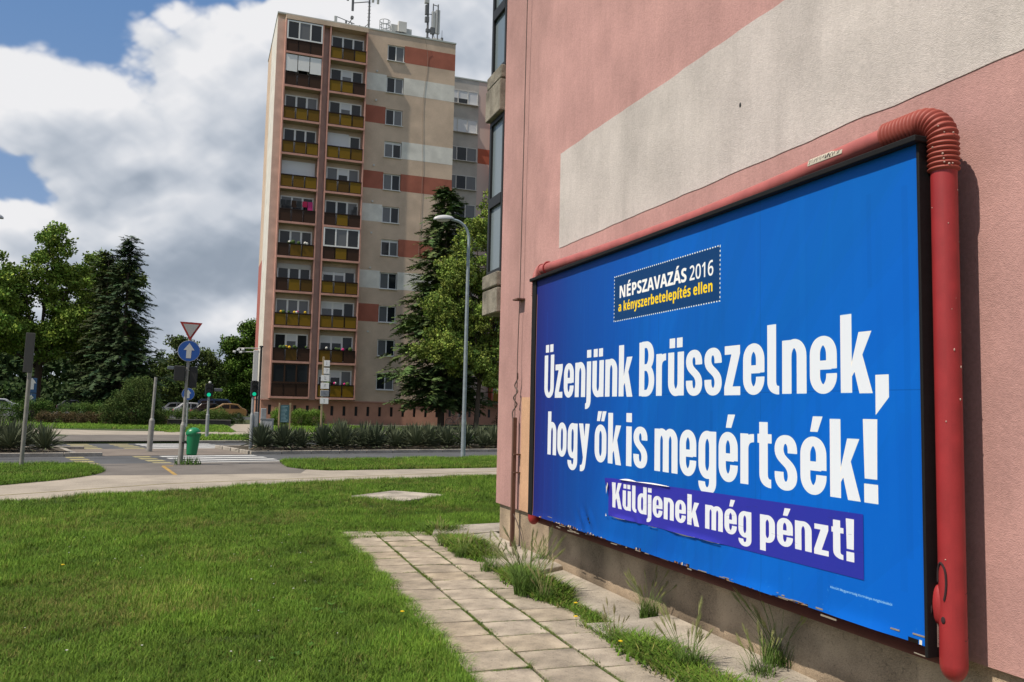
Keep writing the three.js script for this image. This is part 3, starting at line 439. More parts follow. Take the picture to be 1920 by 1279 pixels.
  obj('crack', tube([onPipe(1.6, 0.57, 1.006), onPipe(1.8, 0.567, 1.006), onPipe(2.2, 0.58, 1.006)], 0.0014, 12, 5), M.dark, pipe); obj('crack', tube([onPipe(1.8, 0.76, 1.006), onPipe(2.2, 0.765, 1.006)], 0.0014, 8, 5), M.dark, pipe);
  { reseed(91); const g = []; for (let i = 0; i < 9; i++) { const a = rr(0.0, 1.6), y = rr(2.62, 2.8); g.push(new THREE.SphereGeometry(rr(0.003, 0.0055), 6, 5).translate(-Math.cos(a) * 0.067, y, zR - zc + Math.sin(a) * 0.067)); } for (let i = 0; i < 12; i++) { const q = onPipe(rr(-0.7, 2.2), rr(0.5, 2.55), 1.004); g.push(new THREE.SphereGeometry(rr(0.0015, 0.0035), 6, 5).scale(1, rr(0.8, 2.2), 1).translate(q.x, q.y, q.z)); } obj('paint_chips', g, std([0.45, 0.33, 0.28], 0.9), pipe).userData.kind = 'stuff'; }
  // worn maker's label, wrapped on the top pipe
  const c = document.createElement('canvas'); c.width = 256; c.height = 64; const x = c.getContext('2d'); x.fillStyle = '#b9b2a2'; x.fillRect(0, 0, 256, 64); x.fillStyle = '#2e2a26'; reseed(33); for (let px = 8; px < 246; px += rr(7, 14)) { x.save(); x.translate(px, 32); x.rotate(rr(-0.5, 0.5)); x.fillRect(-2, -rr(10, 24), rr(3, 7), rr(20, 44)); x.restore(); }
  const lg = new THREE.CylinderGeometry(0.0528, 0.0528, 0.26, 12, 1, true, 0, 0.85).rotateX(Math.PI / 2), lm = new THREE.Mesh(lg, std([1, 1, 1], 0.6, { map: (() => { const t = canvasTex(c); t.center.set(0.5, 0.5); t.rotation = Math.PI / 2; return t; })() }));
  lm.rotation.z = Math.PI + 0.75; lm.position.set(0, 2.851, -3.5 - zc); lm.name = 'label'; lm.castShadow = true; pipe.add(lm);
}

// ---------------------------------------------------------------- the tower block and its rear wing
const box1 = norm(new THREE.BoxGeometry(1, 1, 1));
function slabMesh(name, m, parent, x0, x1, y0, y1, z0, z1) { const o = new THREE.Mesh(box1, m); o.name = name; o.position.set((x0 + x1) / 2, (y0 + y1) / 2, (z0 + z1) / 2); o.scale.set(x1 - x0, y1 - y0, z1 - z0); o.castShadow = o.receiveShadow = true; parent.add(o); return o; }
const SC = (parent, x0, x1, y0, y1, z0, z1) => bx(x0, x1, y0, y1, z0, z1);
// a window facing +z: frame (part) with panes
function windowZ(parent, x0, x1, y0, y1, z, n, mats, o = {}) {
  const fw = o.fw ?? 0.07, g = [], w = (x1 - x0 - fw) / n;
  for (let i = 0; i <= n; i++) g.push(bx(x0 + i * w, x0 + i * w + fw * (i && i < n ? 1.25 : 1), y0, y1, z - 0.03, z + 0.03));
  g.push(bx(x0, x1, y0, y0 + fw, z - 0.029, z + 0.029), bx(x0, x1, y1 - fw, y1, z - 0.029, z + 0.029));
  if (o.sill) g.push(bx(x0 - 0.05, x1 + 0.05, y0 - 0.05, y0 - 0.002, z - 0.1, z + 0.26));
  const f = obj('window_frame', g, o.frame ?? M.white, parent);
  for (let i = 0; i < n; i++) { const a = x0 + i * w + fw, b = x0 + (i + 1) * w, h = o.blind?.[i] ?? 0, yt = y1 - fw - h * (y1 - y0 - 2 * fw);
    if (h < 1) slabMesh('pane', mats[i % mats.length], f, a, b, y0 + fw, yt, z - 0.012, z - 0.002);
    if (h > 0) slabMesh('blind', o.blindMat ?? M.blind, f, a, b, yt, y1 - fw, z - 0.014, z - 0.004); }
  return f;
}
{
  reseed(101);
  const T = thing('tower_block', 'tall eleven storey apartment tower with two columns of brown and amber balconies', 'apartment building');
  const X0 = 4.6, X1 = 19.92, ZF = -70, ZB = -80.7, H = 33.9, wx0 = 13.83, wx1 = 15.33, sill = (k) => 2.95 + 2.849 * k, fl = (k) => 2.02 + 2.83 * k;
  const wall = [bx(X0, X1, 1.95, H, ZB, ZF - 0.21)];
  wall.push(bx(12.1, wx0, 1.95, H, ZF - 0.21, ZF), bx(wx1, X1, 1.95, H, ZF - 0.21, ZF));
  let py = 1.95; for (let k = 0; k < 11; k++) { wall.push(bx(wx0, wx1, py, sill(k), ZF - 0.21, ZF)); py = sill(k) + 1.4; } wall.push(bx(wx0, wx1, py, H, ZF - 0.21, ZF));
  wall.push(bx(5.3, 8.2, 1.95, H, ZF - 0.21, ZF), bx(8.9, 11.87, 1.95, H, ZF - 0.21, ZF));
  obj('wall', wall, M.beige, T);
  obj('pilaster', bx(X0, 5.2, 1.95, 33.45, ZF - 0.21, ZF + 0.02), std([0.64, 0.48, 0.40], 0.95, { map: rep(grainMap, 0.2) }), T);
  obj('pilaster', bx(8.3, 8.8, 1.95, 33.45, ZF - 0.21, ZF + 0.3), M.towerPink, T);
  // side wall skin: cream near the corner, red further back
  obj('side_panel', bx(X0 - 0.006, X0 + 0.1, 1.95, H, -76.2, ZF - 0.215), M.cream, T);
  obj('side_panel', bx(X0 - 0.006, X0 + 0.1, 14.2, H, ZB, -76.2), M.beige, T);
  obj('side_panel', bx(X0 - 0.006, X0 + 0.1, 1.95, 14.2, ZB, -76.2), std([0.37, 0.115, 0.09], 0.95), T);
  // plinth with vent slots
  { const g = [bx(X0 + 0.05, X1, -0.1, 0.72, ZF - 0.2, ZF - 0.04), bx(X0 + 0.05, X1, 1.5, 1.95, ZF - 0.2, ZF - 0.04), bx(X0 + 0.05, X1, -0.1, 1.95, ZB, ZF - 0.26)]; let px = X0 + 0.05; const slots = []; for (let i = 0; i < 15; i++) { const x = 5.2 + i * 0.99; g.push(bx(px, x, 0.72, 1.5, ZF - 0.2, ZF - 0.04)); px = x + 0.24; slots.push(x); } g.push(bx(px, X1, 0.72, 1.5, ZF - 0.2, ZF - 0.04)); const pl = obj('plinth', g, M.salmon, T);
    for (const x of slots) slabMesh('vent_slot', M.dark, pl, x, x + 0.24, 0.72, 1.5, ZF - 0.25, ZF - 0.2); }
  obj('ledge', bx(X0 - 0.02, X1 + 0.02, 1.86, 1.95, ZF - 0.2, ZF + 0.03), M.fin, T);
  obj('roof', [bx(X0 - 0.05, X1 + 0.05, H, H + 0.12, ZB - 0.05, ZF + 0.06)], M.roofMetal, T);
  // painted bands
  const band = (m, k, side) => { const y0 = 20.05 + 2.849 * (k - 6), y1 = y0 + 1.5; const p = (a, b) => obj('painted_band', bx(a, b, y0, y1, ZF - 0.1, ZF + 0.004), m, T); if (side !== 'r') p(12.1, wx0); if (side !== 'l') p(wx1, X1 + 0.004); if (side === 'b') { if (k < 10.5) { obj('painted_band', bx(wx0, wx1, y0, sill(k), ZF - 0.1, ZF + 0.004), m, T); } } };
  band(M.orange, 10, 'r'); band(M.cream, 9, 'b'); band(M.orange, 8, 'l'); band(M.cream, 7, 'r'); band(M.orange, 6, 'b'); band(M.cream, 5, 'l'); band(M.orange, 4, 'r'); band(M.cream, 3, 'b'); band(M.orange, 2, 'l');
  // stairwell window column
  for (let k = 0; k < 11; k++) windowZ(T, wx0 + 0.02, wx1 - 0.02, sill(k), sill(k) + 1.39, ZF - 0.13, 2, rnd() < 0.5 ? [M.glass, M.glassCurtain] : [M.glassCurtain, M.glass], { sill: 1, blind: k === 7 || k === 4 ? [0.12, 0.12] : [0, 0] });
  // fins and top slab of the two balcony columns
  for (const [a, b] of [[5.2, 5.3], [8.2, 8.3], [8.8, 8.9], [11.87, 11.97]]) obj('fin', bx(a, b, 2.02, 33.2, ZF + 0.005, -69.2), M.fin, T);
  obj('balcony_roof', bx(5.2, 11.97, 33.2, 33.58, ZF + 0.005, -69.18), M.beige, T);
  const kinds = { A: { 10: 'glazed', 9: 'blind', 6: 'shutter', 5: 'laundry', 4: 'flowers', 2: 'plants', 1: 'flowers', 0: 'dark', 3: 'valance' }, B: { 7: 'half', 4: 'glazed', 3: 'shade', 5: 'clothes', 0: 'flowers', 1: 'flowers' } };
  const panelsDark = { A: { 10: 3, 9: 3, 5: 3, 4: 1, 3: 1, 1: 2, 0: 3 }, B: { 10: 0, 9: 1, 5: 2, 4: 2, 1: 1 } };
  for (const [col, bx0, bx1] of [['A', 5.3, 8.2], ['B', 8.9, 11.87]]) for (let k = 0; k < 11; k++) {
    const y = fl(k), kind = kinds[col][k], nd = panelsDark[col][k] ?? 0, B = obj('balcony', [bx(bx0 + 0.002, bx1 - 0.002, y, y + 0.17, ZF + 0.004, -69.16)], M.fin, T);
    B.userData.label = { glazed: 'balcony closed in with white framed glazing', blind: 'balcony with white blinds let down', laundry: 'balcony with dark laundry and a pink cloth on the line', dark: 'dark balcony closed in with brown glazing' }[kind]; if (!B.userData.label) delete B.userData.label;
    slabMesh('ceiling', M.soffit, B, bx0 + 0.01, bx1 - 0.01, y - 0.012, y - 0.002, ZF + 0.01, -69.2);
    const w = (bx1 - bx0) / 3;
    for (let i = 0; i < 3; i++) { const dk = nd === 3 || (nd === 1 && i === (col === 'A' ? 0 : 2)) || (nd === 2 && i !== 1); slabMesh('railing_panel', dk ? M.brownPanel : M.amber[Math.floor(rnd() * 2.6)], B, bx0 + i * w + 0.05, bx0 + (i + 1) * w - 0.05, y + 0.24, y + 1.13, -69.25, -69.235);
      if (!dk && rnd() < 0.6) slabMesh('stored_box', M.brownPanel, B, bx0 + i * w + rr(0.1, 0.3), bx0 + (i + 1) * w - rr(0.1, 0.35), y + 0.18, y + rr(0.4, 0.85), -69.65, -69.32); }
    slabMesh('handrail', M.rail, B, bx0, bx1, y + 1.13, y + 1.22, -69.28, -69.2); slabMesh('handrail', M.rail, B, bx0, bx1, y + 0.18, y + 0.24, -69.26, -69.22);
    for (let i = 0; i <= 3; i++) slabMesh('post', M.rail, B, bx0 + i * w - (i === 3 ? 0.05 : 0) - (i && i < 3 ? 0.025 : 0), bx0 + i * w + (i === 0 ? 0.05 : 0) + (i && i < 3 ? 0.025 : 0), y + 0.18, y + 1.22, -69.258, -69.225);
    const yb = y + 0.25, yt = y + 2.42, cur = [M.glass, M.glassCurtain, M.glass];
    if (kind !== 'dark') {
      const f = [], fw = 0.1, a0 = bx0 + 0.12, a1 = bx1 - 0.12, n = 3, ww = (a1 - a0 - fw) / n, z = ZF + 0.05;
      for (let i = 0; i <= n; i++) f.push(bx(a0 + i * ww, a0 + i * ww + fw * (i && i < n ? 1.5 : 1), yb, yt, z - 0.03, z + 0.03)); f.push(bx(a0, a1, yt - 0.1, yt, z - 0.028, z + 0.028), bx(a0, a1, yb, yb + 0.1, z - 0.028, z + 0.028));
      obj('window_frame', f, M.white, B);
      for (let i = 0; i < n; i++) { slabMesh('pane', cur[Math.floor(rnd() * 3)], B, a0 + i * ww + fw, a0 + (i + 1) * ww, yb + 0.1, yt - 0.1, z - 0.02, z - 0.008); }
      if (kind === 'shutter' || kind === 'half') slabMesh('shutter', M.blind, B, a0 - 0.02, kind === 'half' ? a0 + 2 * ww : a1, y + 1.25, yt + 0.1, z + 0.035, z + 0.06);
      if (kind === 'valance' || kind === 'shade') slabMesh('blind', M.shutter, B, a0, a1, yt - 0.35, yt + 0.05, z + 0.035, z + 0.06);
      if (rnd() < 0.35) slabMesh('blind', M.blind, B, a0 + ww * (rnd() < 0.5 ? 0 : 1) + fw, a0 + ww * 2, yt - 0.6, yt - 0.1, z - 0.006, z + 0.002);
    }
    const zf = -69.23, gz = (fm, hb) => { const f = [], fw = 0.11, n = 3, ww = (bx1 - bx0 - 0.02 - fw) / n, a0 = bx0 + 0.01; for (let i = 0; i <= n; i++) f.push(bx(a0 + i * ww, a0 + i * ww + fw, y + 1.23, y + 2.8, zf - 0.03, zf + 0.03)); f.push(bx(a0, bx1 - 0.01, y + 1.23, y + 1.34, zf - 0.028, zf + 0.028), bx(a0, bx1 - 0.01, y + 2.7, y + 2.81, zf - 0.028, zf + 0.028)); obj('glazing_frame', f, fm, B); for (let i = 0; i < n; i++) slabMesh('pane', hb ? M.glass : cur[i], B, a0 + i * ww + fw, a0 + (i + 1) * ww, y + 1.34, y + 2.7, zf - 0.012, zf - 0.004); };
    if (kind === 'glazed') gz(M.white); if (kind === 'dark') gz(M.brownPanel, 1);
    if (kind === 'blind') for (let i = 0; i < 3; i++) slabMesh('blind', M.white, B, bx0 + i * w + 0.03, bx0 + (i + 1) * w - 0.03, y + 1.35 + (i === 1 ? 0.15 : 0), y + 2.75, zf - 0.01, zf + 0.005);
    if (kind === 'laundry' || kind === 'clothes') { const cols = kind === 'laundry' ? [M.dark, M.dark, M.brownPanel, M.dark, std([0.5, 0.02, 0.08], 0.9), std([0.45, 0.03, 0.16], 0.9)] : [M.dark]; const n = cols.length, lw = (bx1 - bx0 - 0.3) / Math.max(n, 4); cols.forEach((m, i) => slabMesh('laundry', m, B, bx0 + 0.1 + (kind === 'clothes' ? 2.3 : i * lw), bx0 + 0.1 + (kind === 'clothes' ? 2.6 : (i + 0.9) * lw), y + 1.5 - rr(0, 0.3), y + 1.95, -69.38, -69.35)); }
    if (kind === 'flowers' || kind === 'plants') for (let i = 0; i < 7; i++) { const px = bx0 + rr(0.2, 2.7), gr = rnd() < 0.6; const s = new THREE.Mesh(new THREE.IcosahedronGeometry(rr(0.09, gr ? 0.22 : 0.13), 1), gr ? std([0.05, 0.09, 0.02], 1) : [std([0.5, 0.02, 0.16], 0.9), std([0.55, 0.36, 0.02], 0.9), M.offWhite][Math.floor(rnd() * 3)]); s.name = gr ? 'pot_plant' : 'flowers'; s.position.set(px, y + 1.27 + rr(0, 0.08), -69.26); s.castShadow = true; B.add(s); }
  }
  // cable hanging down the facade
  obj('cable', tube([V(16.9, 34.1, ZF - 0.3), V(17.0, 34.05, ZF + 0.08), V(17.4, 32.2, ZF + 0.03), V(17.1, 28, ZF + 0.03), V(17.25, 22, ZF + 0.03), V(17.1, 14, ZF + 0.03)], 0.013, 40, 5), std([0.25, 0.2, 0.16], 0.8), T);
  for (const k of [1.2, 3.1, 4.15, 5.1, 6.2, 8.2, 9.1]) slabMesh('wall_fitting', M.offWhite, T, 12.9, 13.05, sill(k) + 1.35, sill(k) + 1.5, ZF, ZF + 0.08);

  // rear wing
  const R = thing('rear_wing', 'grey rear wing of the apartment tower half hidden behind the pink wall', 'apartment building');
  const rz = -77.5, rs = (k) => 2.95 + 2.849 * k;
  obj('wall', bx(19.94, 44, 1.95, 34, -88, rz), std([0.50, 0.465, 0.42], 0.95, { map: rep(grainMap, 0.15) }), R);
  obj('wall', bx(24.6, 26.3, 1.95, 33.95, rz - 0.1, rz + 0.005), std([0.55, 0.43, 0.38], 0.95), R);
  obj('plinth', bx(19.94, 44, -0.1, 1.95, -88, rz - 0.05), M.salmon, R);
  for (let i = 0; i < 9; i++) slabMesh('vent_slot', M.dark, R, 20.4 + i * 0.99, 20.64 + i * 0.99, 0.72, 1.5, rz - 0.1, rz - 0.044);
  obj('roof', bx(19.94, 44, 34, 34.12, -88.1, rz + 0.06), M.roofMetal, R);
  obj('painted_band', bx(24.62, 26.3, rs(8) - 0.05, rs(8) + 1.45, rz - 0.1, rz + 0.012), std([0.36, 0.10, 0.055], 0.95), R);
  for (let k = 0; k < 11; k++) windowZ(R, 21.4, 24.5, rs(k), rs(k) + 1.4, rz + 0.03, 3, [M.glassCurtain, M.glass, M.glassCurtain], { blind: k === 10 ? [0.62, 0.62, 1] : k === 9 ? [1, 1, 1] : [0, 0, 0], blindMat: M.blind, frame: M.offWhite, sill: 1 });
  for (const a of [26.3, 30.2]) obj('fin', bx(a, a + 0.14, 2.02, 33.2, rz, rz + 1.05), std([0.36, 0.085, 0.05], 0.95), R);
  for (let k = 0; k < 11; k++) { const y = 2.02 + 2.83 * k, B = obj('balcony', bx(26.44, 30.2, y, y + 0.17, rz + 0.01, rz + 1.05), M.fin, R); for (let i = 0; i < 3; i++) slabMesh('railing_panel', M.amber[i], B, 26.5 + i * 1.25, 27.65 + i * 1.25, y + 0.24, y + 1.13, rz + 1.0, rz + 1.015); slabMesh('handrail', M.rail, B, 26.44, 30.2, y + 1.13, y + 1.22, rz + 0.97, rz + 1.04); slabMesh('pane', M.glass, B, 27.6, 29.9, y + 0.3, y + 2.4, rz + 0.02, rz + 0.04); slabMesh('blind', M.blind, B, 26.7, 27.5, y + 0.9, y + 2.4, rz + 0.02, rz + 0.05); }
}
// ---------------------------------------------------------------- on the roof
{
  const Y = 34.02, steel = M.galv, dk = std([0.10, 0.105, 0.11], 0.6), panel = std([0.42, 0.43, 0.42], 0.6);
  const a1 = thing('roof_antenna', 'low antenna cluster of short panels on a bar, left on the tower roof', 'antenna', [10.0, Y, -71.4]);
  obj('panel', rbx(-0.65, -0.4, 0.1, 1.15, -0.1, 0.1, 0.03), panel, a1); obj('bar', rod(V(-0.5, 1.15, 0), V(1.1, 0.75, 0), 0.035), dk, a1); obj('bar', rod(V(0.2, 0, 0), V(0.95, 1.3, 0), 0.04), dk, a1); obj('bar', rod(V(1.35, 0, 0), V(0.75, 0.9, 0), 0.04), dk, a1); obj('drum', new THREE.CylinderGeometry(0.22, 0.22, 0.16, 14).rotateX(1.2).translate(0.95, 0.35, 0), dk, a1); obj('drum', new THREE.CylinderGeometry(0.14, 0.14, 0.2, 12).rotateX(1.2).translate(0.88, 1.28, 0), dk, a1); obj('panel', rbx(1.5, 1.62, 0.1, 0.7, -0.06, 0.06, 0.02), dk, a1); obj('panel', rbx(0.3, 0.45, 0.35, 0.95, -0.06, 0.06, 0.02), dk, a1);
  const a2 = thing('antenna_mast', 'tall roof mast with panel antennas on side arms, cut by the top of the view', 'antenna', [12.35, Y, -71.4]);
  obj('mast', cyl(0, 0, 0, 4.6, 0.09, 0.07, 8), dk, a2); for (let i = 0; i < 9; i++) obj('step', rod(V(-0.14, 0.3 + i * 0.32, 0), V(0.14, 0.36 + i * 0.32, 0), 0.02), dk, a2);
  obj('arm', rod(V(0, 3.0, 0), V(-1.5, 2.6, 0), 0.04), dk, a2); obj('arm', rod(V(0, 3.2, 0), V(-1.9, 3.2, 0), 0.035), dk, a2); obj('arm', rod(V(-0.8, 3.2, 0), V(0.8, 3.2, 0.3), 0.035), dk, a2); obj('arm', rod(V(0, 1.0, 0), V(-0.9, 0.1, 0), 0.03), dk, a2); obj('foot', rbx(-1.1, -0.5, 0.02, 0.2, -0.2, 0.2, 0.03), dk, a2);
  for (const [x, y0, y1] of [[-1.9, 2.75, 4.4], [-1.45, 1.9, 4.0], [-0.75, 3.1, 4.4], [0.3, 3.0, 4.4], [0.75, 2.95, 4.4]]) obj('panel_antenna', rbx(x - 0.1, x + 0.1, y0, y1, -0.08, 0.08, 0.03), x > 0 ? panel : dk, a2);
  const a3 = thing('ladder_cage', 'hooped metal safety cage at a hatch on the tower roof', 'ladder cage', [13.75, Y, -71.3]);
  for (let i = 0; i < 6; i++) { const a = i / 6 * 6.283; obj('upright', rod(V(0.45 * Math.cos(a), 0, 0.45 * Math.sin(a)), V(0.45 * Math.cos(a), 1.45, 0.45 * Math.sin(a)), 0.03), steel, a3); }
  for (const y of [0.5, 1.0, 1.45]) obj('hoop', new THREE.TorusGeometry(0.45, 0.03, 6, 20).rotateX(Math.PI / 2).translate(0, y, 0), steel, a3);
  const a4 = thing('equipment_cabinets', 'pale equipment cabinets with round fans on the tower roof', 'equipment cabinet', [15.0, Y, -71.4]);
  obj('cabinet', rbx(-0.7, 0.15, 0.15, 1.25, -0.3, 0.3, 0.03), panel, a4); obj('cabinet', rbx(-0.15, 0.6, 0.5, 1.45, 0.31, 0.7, 0.03), M.offWhite, a4); obj('cabinet', rbx(0.62, 1.15, 0.1, 1.05, -0.3, 0.3, 0.03), panel, a4); for (const x of [-0.25, 0.3]) obj('fan', new THREE.CylinderGeometry(0.2, 0.2, 0.1, 16).rotateX(Math.PI / 2).translate(x, 0.3, 0.62), dk, a4); obj('feet', bx(-0.6, 0.9, 0, 0.15, -0.2, 0.2), dk, a4); obj('bracket', bx(-0.1, 0.55, 0.2, 0.5, 0.33, 0.5), dk, a4);
  const a5 = thing('antenna_mast', 'pair of slim masts hung with radio units and panels, right on the tower roof', 'antenna', [17.8, Y, -71.4]);
  obj('mast', cyl(-0.15, 0, 0, 4.3, 0.1, 0.09, 8), dk, a5); obj('mast', cyl(0.75, 0.1, 0.3, 3.9, 0.06, 0.06, 8), dk, a5); obj('mast', cyl(0.35, -0.1, 0.3, 4.0, 0.05, 0.05, 8), dk, a5);
  for (const [x0, x1, y0, y1, m] of [[-0.5, -0.1, 3.85, 4.35, panel], [-0.42, -0.2, 2.8, 3.7, dk], [0.2, 0.5, 1.6, 3.2, panel], [0.55, 0.95, 1.2, 3.4, panel], [-0.42, -0.05, 2.1, 2.6, dk], [0.1, 0.5, 1.1, 1.7, dk], [0.35, 1.2, 0.05, 0.75, M.offWhite], [1.1, 1.3, 0.05, 0.9, dk], [-0.3, 0.05, 0.4, 0.7, dk], [-0.32, 0.07, 1.2, 1.5, dk]]) obj('radio_unit', rbx(x0, x1, y0, y1, -0.14, 0.14, 0.03), m, a5);
  obj('arm', rod(V(-0.15, 2.9, 0), V(0.75, 2.9, 0.1), 0.035), dk, a5); obj('arm', rod(V(0.35, 3.85, 0), V(0.75, 3.75, 0.1), 0.04), dk, a5); obj('aerial', rod(V(1.2, 0.7, 0), V(1.2, 1.6, 0), 0.02), dk, a5); obj('strut', rod(V(0.35, 1.2, 0), V(0.7, 0.2, 0), 0.03), dk, a5);
}

// ---------------------------------------------------------------- street furniture
function lamp(pos, turn, label) {
  const t = thing('street_lamp', label, 'street lamp', pos, turn, null); delete t.userData.group;
  obj('pole', [cyl(0, 0, 0, 1.3, 0.075, 0.07, 14), cyl(0, 0, 1.3, 6.6, 0.062, 0.05, 14)], std([0.32, 0.37, 0.40], 0.5, { metalness: 0.3, map: rep(grainMap, 1) }), t);
  obj('arm', tube([V(0, 6.55, 0), V(-0.01, 6.95, 0), V(-0.12, 7.22, 0), V(-0.35, 7.38, 0), V(-0.62, 7.42, 0)], 0.043, 24, 10), std([0.34, 0.40, 0.43], 0.5, { metalness: 0.2 }), t);
  const hd = new THREE.SphereGeometry(0.3, 20, 12, 0, 6.2832, 0, 1.7).scale(1.15, 0.42, 0.5).rotateZ(0.12).translate(-0.86, 7.40, 0); obj('lamp_head', hd, std([0.5, 0.51, 0.52], 0.4), t);
  obj('lens', new THREE.SphereGeometry(0.22, 16, 8, 0, 6.2832, 1.57, 1.57).scale(1.1, 0.35, 0.5).rotateZ(0.12).translate(-0.88, 7.385, 0), std([0.55, 0.55, 0.52], 0.2), t);
  return t;
}
lamp([7.75, 0, -25.1], 0.1, 'tall slim street lamp with curved arm on the grass beside the pink wall');
{ const t = lamp([-6.33, -1.05, -25.4], Math.PI + 0.1, 'street lamp at the far left edge, only its head in view'); }
function post(parent, h, r0 = 0.055, sh = 0.9, r1 = 0.032, m = M.galv) { obj('pole', [cyl(0, 0, 0, sh, r0, r0, 12), cyl(0, 0, sh, sh + 0.08, r0, r1, 12), cyl(0, 0, sh + 0.08, h, r1, r1, 12)], m, parent); }
const disc = (r, th, n = 36) => new THREE.CylinderGeometry(r, r, th, n).rotateX(Math.PI / 2);
const arrowShape = (k) => { const s = new THREE.Shape(); [[-0.055, -0.17], [0.055, -0.17], [0.055, 0.02], [0.12, 0.02], [0, 0.19], [-0.12, 0.02], [-0.055, 0.02]].forEach(([x, y], i) => (i ? s.lineTo(x * k, y * k) : s.moveTo(x * k, y * k))); return new THREE.ExtrudeGeometry(s, { depth: 0.003, bevelEnabled: false }); };
M.signBlue = std([0.008, 0.075, 0.33], 0.4); M.signRed = std([0.30, 0.018, 0.014], 0.45); M.signWhite = std([0.5, 0.5, 0.49], 0.45); M.signBack = std([0.2, 0.2, 0.19], 0.6, { map: rep(grainMap, 1) });
function blueSign(parent, y, z, r) { obj('sign_back', disc(r, 0.012).translate(0, y, z), M.signWhite, parent); const f = obj('round_sign', disc(r * 0.96, 0.01).translate(0, y, z + 0.009), M.signBlue, parent); obj('arrow', arrowShape(r / 0.25).translate(0, y, z + 0.0145), M.signWhite, f); }
{
  const t = thing('sign_post', 'leaning post with a give way triangle above a round blue arrow sign', 'road sign', [-0.36, 0, -22.3], -0.02); t.rotation.z = -0.025;
  post(t, 3.5, 0.062, 0.95, 0.036, std([0.34, 0.335, 0.31], 0.6, { metalness: 0.2, map: rep(grainMap, 1.5) }));
  const tri = (k, d) => { const s = new THREE.Shape(); s.moveTo(-0.265 * k, 0.155 * k); s.lineTo(0.265 * k, 0.155 * k); s.lineTo(0, -0.305 * k); return new THREE.ExtrudeGeometry(s, { depth: d, bevelEnabled: false }); };
  obj('triangle_sign', tri(1.0, 0.012).translate(0, 3.34, 0.045), M.signRed, t).userData.label = 'red bordered give way triangle'; obj('triangle_face', tri(0.7, 0.004).translate(0, 3.34, 0.058), std([0.36, 0.36, 0.36], 0.45), t);
  blueSign(t, 2.78, 0.05, 0.262);
  for (const y of [3.35, 2.78, 2.3]) obj('clamp', new THREE.TorusGeometry(0.042, 0.01, 6, 16).rotateX(Math.PI / 2).translate(0, y, 0), M.galv, t);
  // signal heads turned away
  obj('signal_head', rbx(-0.30, -0.045, 2.03, 2.40, 0.02, 0.16, 0.02), M.dark, t); obj('signal_head', rbx(0.045, 0.235, 1.88, 2.40, -0.16, 0.02, 0.02), M.dark, t); obj('hood', rbx(-0.46, -0.302, 2.30, 2.38, 0.03, 0.15, 0.015), std([0.1, 0.12, 0.14], 0.3), t);
  const tf = []; reseed(55); for (let i = 0; i < 90; i++) { const a = rr(0, 6.28), r = rr(0.03, 0.35), x = r * Math.cos(a) + 0.2, z = r * Math.sin(a) * 0.5; tf.push(rod(V(x, 0, z), V(x + rr(-0.08, 0.08), rr(0.08, 0.22), z + rr(-0.06, 0.06)), 0.012, 3, 0.001)); }
  const tw = obj('weed_patch', tf, std([0.075, 0.15, 0.025], 0.9)); tag(tw, 'tuft of grass at the foot of the leaning sign post', 'grass tuft'); tw.position.set(-0.36, 0, -22.2);
  const bn = thing('litter_bin', 'green plastic litter bin with rounded lid hung on the sign post', 'litter bin', [-0.12, 0, -22.25], 0.06);
  M.bin = std([0.008, 0.19, 0.075], 0.35);
  const prof = [[0.001, 0.22], [0.11, 0.22], [0.125, 0.25], [0.16, 0.72], [0.165, 0.74]].map(([x, y]) => new THREE.Vector2(x, y)); obj('body', new THREE.LatheGeometry(prof, 28).scale(1, 1, 0.8).rotateZ(-0.055), M.bin, bn);
  obj('lid', [new THREE.SphereGeometry(0.178, 28, 14, 0, 6.2832, 0, 1.57).scale(1, 0.8, 0.8).rotateZ(0.22).translate(0.03, 0.755, 0), new THREE.CylinderGeometry(0.175, 0.172, 0.05, 28).scale(1, 1, 0.8).translate(0.035, 0.735, 0)], M.bin, bn);
  obj('bracket', bx(-0.22, -0.12, 0.5, 0.54, -0.05, 0.05), M.dark, bn);
}
{ const t = thing('bare_post', 'short grey steel post without a sign on the paved median', 'post', [-1.42, -0.09, -29.6]); t.rotation.z = -0.03; post(t, 2.4, 0.085, 1.0, 0.045, std([0.30, 0.295, 0.27], 0.65, { map: rep(grainMap, 1) })); }
{ const t = thing('sign_post', 'tall grey post with the back of a narrow sign, on the grass at left', 'road sign', [-3.66, 0, -21.6]); t.rotation.z = -0.02; post(t, 3.0, 0.045, 0.02, 0.045, M.greyPole); obj('sign_back', rbx(-0.13, 0.05, 2.1, 3.0, 0.05, 0.07, 0.01), std([0.045, 0.045, 0.045], 0.8), t); obj('clamp', bx(-0.06, 0.06, 2.5, 2.54, -0.05, 0.055), M.galv, t); }
function signal(parent, y0, w, h, off) { obj('signal_head', rbx(-w / 2 + off, w / 2 + off, y0, y0 + h, -0.09, 0.09, 0.03), M.dark, parent); for (let i = 0; i < 3; i++) { const y = y0 + h * (i + 0.5) / 3, on = i === 0; obj('visor', new THREE.CylinderGeometry(w * 0.36, w * 0.36, 0.14, 16, 1, true, Math.PI * 0.5, Math.PI).rotateX(Math.PI / 2).rotateZ(0).translate(off, y, 0.15), M.dark, parent); obj(on ? 'signal_light' : 'signal_lens', disc(w * (on ? 0.25 : 0.3), 0.02, 20).translate(off, y, 0.09), on ? new THREE.MeshStandardMaterial({ color: 0x003820, emissive: lin(0.0, 0.55, 0.30), emissiveIntensity: 0.9, roughness: 0.3 }) : std([0.02, 0.02, 0.02], 0.3), parent); } }
